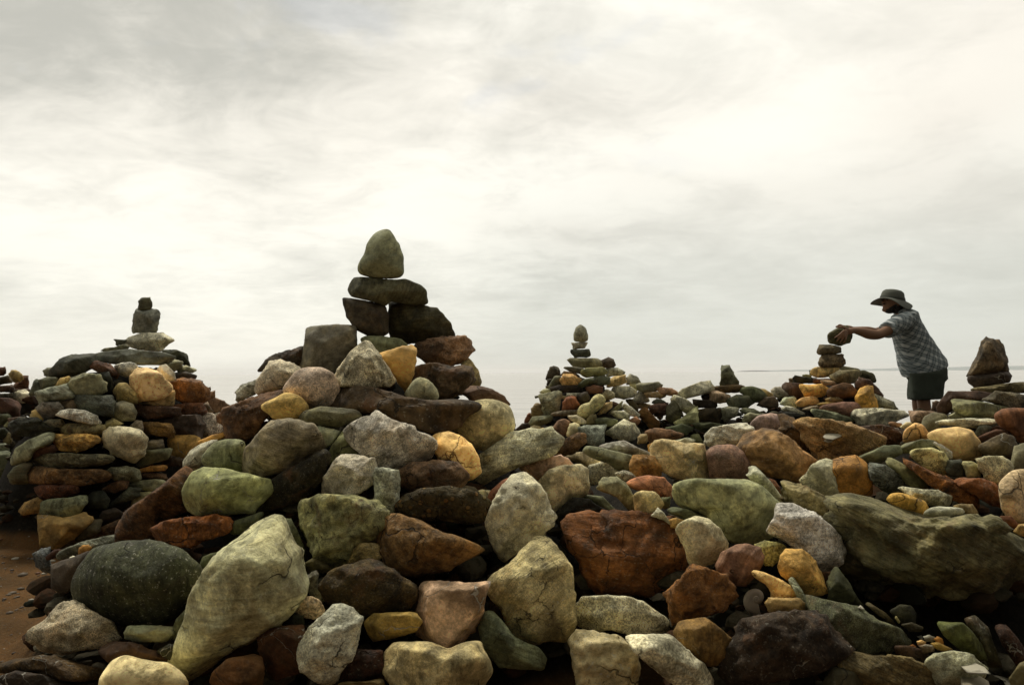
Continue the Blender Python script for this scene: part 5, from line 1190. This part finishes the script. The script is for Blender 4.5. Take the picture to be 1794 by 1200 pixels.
def man():
    root = bpy.data.objects.new('person', None); COL.objects.link(root)
    foot = U(1085, 1213); root.location = foot; root.empty_display_size = .3
    tag(root, 'man in a sun hat, plaid shirt and dark shorts placing a stone on a cairn', 'person')
    root.name = 'person'
    N_, Fr = -.0, 0
    V, Fl = [], []
    nS, fS = U(985, 318, -.17), U(975, 318, .17)
    # trunk, neck
    tube(V, Fl, limb([(U(1112, 668), .10), (U(1100, 600), .105), (U(1065, 500), .105), (U(1010, 400), .105), (U(975, 330), .095), (U(962, 285), .075), (U(935, 262), .058), (U(912, 240), .055)]), 16)
    # shoulders
    tube(V, Fl, limb([(nS, .06), (U(980, 315, -.08), .062), (U(980, 315, .08), .062), (fS, .06)]), 12)
    # head: skull, jaw, nose, brow, lips, ears
    hx = (AX * math.cos(R(-14)) + AZ * math.sin(R(-14))); hz = (AZ * math.cos(R(-14)) - AX * math.sin(R(-14))); hc = U(883, 200)
    H = lambda x, z, y=0.0: hc + hx * x + hz * z + AY * y
    ellipsoid(V, Fl, H(.005, .012), (hx, AY, hz), (.098, .077, .105))
    ellipsoid(V, Fl, H(-.035, -.058), (hx, AY, hz), (.058, .055, .062))
    tube(V, Fl, [(H(-.083, .018), .010), (H(-.100, -.012), .014), (H(-.108, -.024), .016), (H(-.090, -.034), .012)], 10)
    tube(V, Fl, [(H(-.086, .026, -.045), .012), (H(-.092, .026), .013), (H(-.086, .026, .045), .012)], 8)
    tube(V, Fl, [(H(-.086, -.050, -.022), .008), (H(-.093, -.050), .011), (H(-.086, -.050, .022), .008)], 8)
    tube(V, Fl, [(H(-.082, -.064, -.018), .008), (H(-.090, -.064), .011), (H(-.082, -.064, .018), .008)], 8)
    ellipsoid(V, Fl, H(-.072, -.096), (hx, AY, hz), (.026, .026, .022), 2)
    for s in (-1, 1): ellipsoid(V, Fl, H(.015, -.005, s * .078), (hx, AY, hz), (.018, .010, .032), 2)
    # arms
    nE, nW = U(770, 424, -.26), U(606, 394, -.31)
    tube(V, Fl, limb([(nS, .062), (U(900, 365, -.2), .056), (U(820, 405, -.235), .050), (nE, .049), (U(715, 420, -.275), .052), (U(660, 405, -.29), .043), (nW, .029)]), 14)
    fE, fW = U(775, 405, .02), U(600, 388, -.15)
    tube(V, Fl, limb([(fS, .062), (U(890, 350, .13), .054), (fE, .047), (U(700, 398, -.06), .046), (fW, .029)]), 14)
    # hands: near one flat on the side of the stone, far one over its top
    def hand(w, palm, knuckles, tips, thumb, rp):
        tube(V, Fl, limb([(w, .028), ((w + palm) / 2, .033), (palm, .034)]), 12)
        for kx, tp, mid, r in zip(knuckles, tips, range(4), (.0105, .011, .0105, .009)):
            m = (kx + tp) / 2 - AY * 0 + rp
            tube(V, Fl, limb([(palm, .016), (kx, r * 1.15), (m, r), (tp, r * .78)], 4), 8)
        tube(V, Fl, limb([((w + palm) / 2, .018), (thumb[0], .013), (thumb[1], .010)], 4), 8)
    hand(nW, U(560, 403, -.335), [U(537, 398, -.385), U(535, 412, -.390), U(540, 428, -.388), U(552, 441, -.375)],
         [U(470, 448, -.372), U(484, 470, -.372), U(507, 482, -.366), U(530, 486, -.356)], (U(535, 374, -.355), U(490, 372, -.35)), AY * -.012)
    hand(fW, U(558, 380, -.20), [U(530, 366, -.235), U(528, 366, -.185), U(530, 367, -.195), U(536, 369, -.175)],
         [U(495, 357, -.25), U(480, 368, -.225), U(476, 372, -.20), U(486, 376, -.17)], (U(545, 366, -.26), U(505, 362, -.28)), AZ * .008)
    # legs
    for y, k, a, t in ((-.10, U(1092, 868, -.11), U(1100, 1165, -.12), U(1030, 1200, -.13)), (.10, U(1058, 880, .10), U(1068, 1165, .10), U(1000, 1200, .10))):
        tube(V, Fl, limb([(U(1112, 665, y * .85), .082), (U(1105, 760, y), .080), (k, .062), ((k * .62 + a * .38) + AX * .012, .060), ((k * .25 + a * .75), .042), (a, .038)]), 14)
        tube(V, Fl, limb([(a + AX * .03, .036), (a - AZ * .03, .04), (t, .03)]), 10)
    fused('body', V, Fl, MAT_SKIN, root, .0075, 3)
    # hair and beard
    V, Fl = [], []
    ellipsoid(V, Fl, H(.028, .006), (hx, AY, hz), (.086, .081, .105)); ellipsoid(V, Fl, H(.045, -.05), (hx, AY, hz), (.055, .068, .06))
    fused('hair', V, Fl, MAT_HAIR, root, .009, 2, .003)
    V, Fl = [], []
    ellipsoid(V, Fl, H(-.028, -.085), (hx, AY, hz), (.055, .055, .037)); tube(V, Fl, [(H(-.094, -.041, -.026), .007), (H(-.100, -.039), .010), (H(-.094, -.041, .026), .007)], 8)
    for s in (-1, 1): tube(V, Fl, [(H(-.045, -.085, s * .045), .018), (H(.0, -.03, s * .070), .016)], 8)
    fused('beard', V, Fl, MAT_HAIR, root, .007, 2, .002)
    for s in (-1, 1):
        V, Fl = [], []; ellipsoid(V, Fl, H(-.089, .008, s * .030) - root.location * 0, (hx, AY, hz), (.010, .013, .007), 2)
        e = link('eye', clean_mesh('eye', [v - root.location for v in V], Fl), [MAT_HAIR], parent=root)
    # shirt: trunk and both sleeves
    V, Fl = [], []
    loft(V, Fl, [(U(925, 262), U(985, 240), .075), (U(893, 300), U(1022, 262), .17), (U(890, 345), U(1046, 318), .18), (U(890, 420), U(1088, 395), .175), (U(902, 500), U(1150, 480), .17),
                 (U(920, 580), U(1196, 548), .17), (U(932, 640), U(1234, 594), .19), (U(950, 690), U(1243, 634), .195), (U(964, 722), U(1195, 672), .185)])
    tube(V, Fl, limb([(U(985, 312, -.15), .085), (U(925, 348, -.195), .088), (U(870, 375, -.185), .088), (U(838, 396, -.225), .084)]), 16)
    tube(V, Fl, limb([(U(985, 312, .15), .085), (U(920, 350, .175), .085), (U(848, 400, .13), .080)]), 16)
    fused('shirt', V, Fl, MAT_PLAID, root, .010, 3, .008)
    V, Fl = [], []
    tube(V, Fl, limb([(U(918, 272, -.055), .016), (U(945, 262, -.07), .022), (U(985, 240, -.05), .020), (U(992, 236, .0), .020), (U(985, 240, .05), .02), (U(945, 262, .07), .022)]), 8)
    fused('collar', V, Fl, MAT_PLAID, root, .007, 2, .002)
    # shorts
    V, Fl = [], []
    loft(V, Fl, [(U(1010, 625), U(1226, 615), .15), (U(1000, 680), U(1232, 660), .185), (U(996, 740), U(1232, 735), .195)])
    for y, x0, x1, x2, x3 in ((-.105, 1000, 1236, 1016, 1216), (.105, 992, 1200, 990, 1150)):
        loft(V, Fl, [(U(x0, 690, y), U(x1, 670, y), .10), (U((x0 + x2) / 2 - 4, 780, y), U((x1 + x3) / 2, 775, y), .105), (U(x2, 878, y), U(x3, 866, y), .108)])
    fused('shorts', V, Fl, MAT_SHORTS, root, .011, 3, .011)
    # hat: crown with a band, drooping brim
    tl = R(-9); kx = AX * math.cos(tl) + AZ * math.sin(tl); kz = AZ * math.cos(tl) - AX * math.sin(tl); kc = U(873, 180)
    V, Fl = [], []; ns = 36
    prof = [(.100, -.012), (.104, .0), (.104, .022), (.100, .052), (.092, .078), (.072, .096), (.040, .104), (.004, .106)]
    def rev(prof, wav=0.0):
        n0 = len(V)
        for r, z in prof:
            for k in range(ns):
                q = 2 * math.pi * k / ns; rr = r * (1 + .10 * math.cos(q) ** 2); w = wav * max(0, r - .1) * (math.sin(2 * q + .6) + .6 * math.sin(3 * q + 2))
                V.append(kc + kx * (rr * math.cos(q)) + AY * (r * math.sin(q)) + kz * (z + w))
        for i in range(len(prof) - 1):
            for k in range(ns): Fl.append([n0 + i * ns + k, n0 + i * ns + (k + 1) % ns, n0 + (i + 1) * ns + (k + 1) % ns, n0 + (i + 1) * ns + k])
        return n0
    rev(prof); m = len(V) - ns; Fl.append([m + k for k in range(ns)])
    link('hat_crown', clean_mesh('hat_crown', [v - root.location for v in V], Fl), [MAT_HAT], parent=root)
    V, Fl = [], []; rev([(.1065, .001), (.1075, .004), (.1070, .022), (.1055, .024)])
    link('hat_band', clean_mesh('hat_band', [v - root.location for v in V], Fl), [MAT_BAND], parent=root)
    V, Fl = [], []
    rev([(.101, .002), (.12, -.004), (.15, -.022), (.178, -.046), (.180, -.050), (.178, -.051), (.15, -.028), (.12, -.010), (.101, -.004)], .34)
    link('hat_brim', clean_mesh('hat_brim', [v - root.location for v in V], Fl), [MAT_HAT], parent=root)
    for y, a, t in ((-.12, 1100, 1000), (.10, 1068, 970)):
        V, Fl = [], []
        tube(V, Fl, limb([(U(a + 28, 1195, y), .046), (U(a, 1192, y), .050), (U((a + t) / 2, 1203, y), .043), (U(t, 1208, y), .034)]), 12)
        fused('shoe', V, Fl, MAT_SHOE, root, .009, 2)
man()
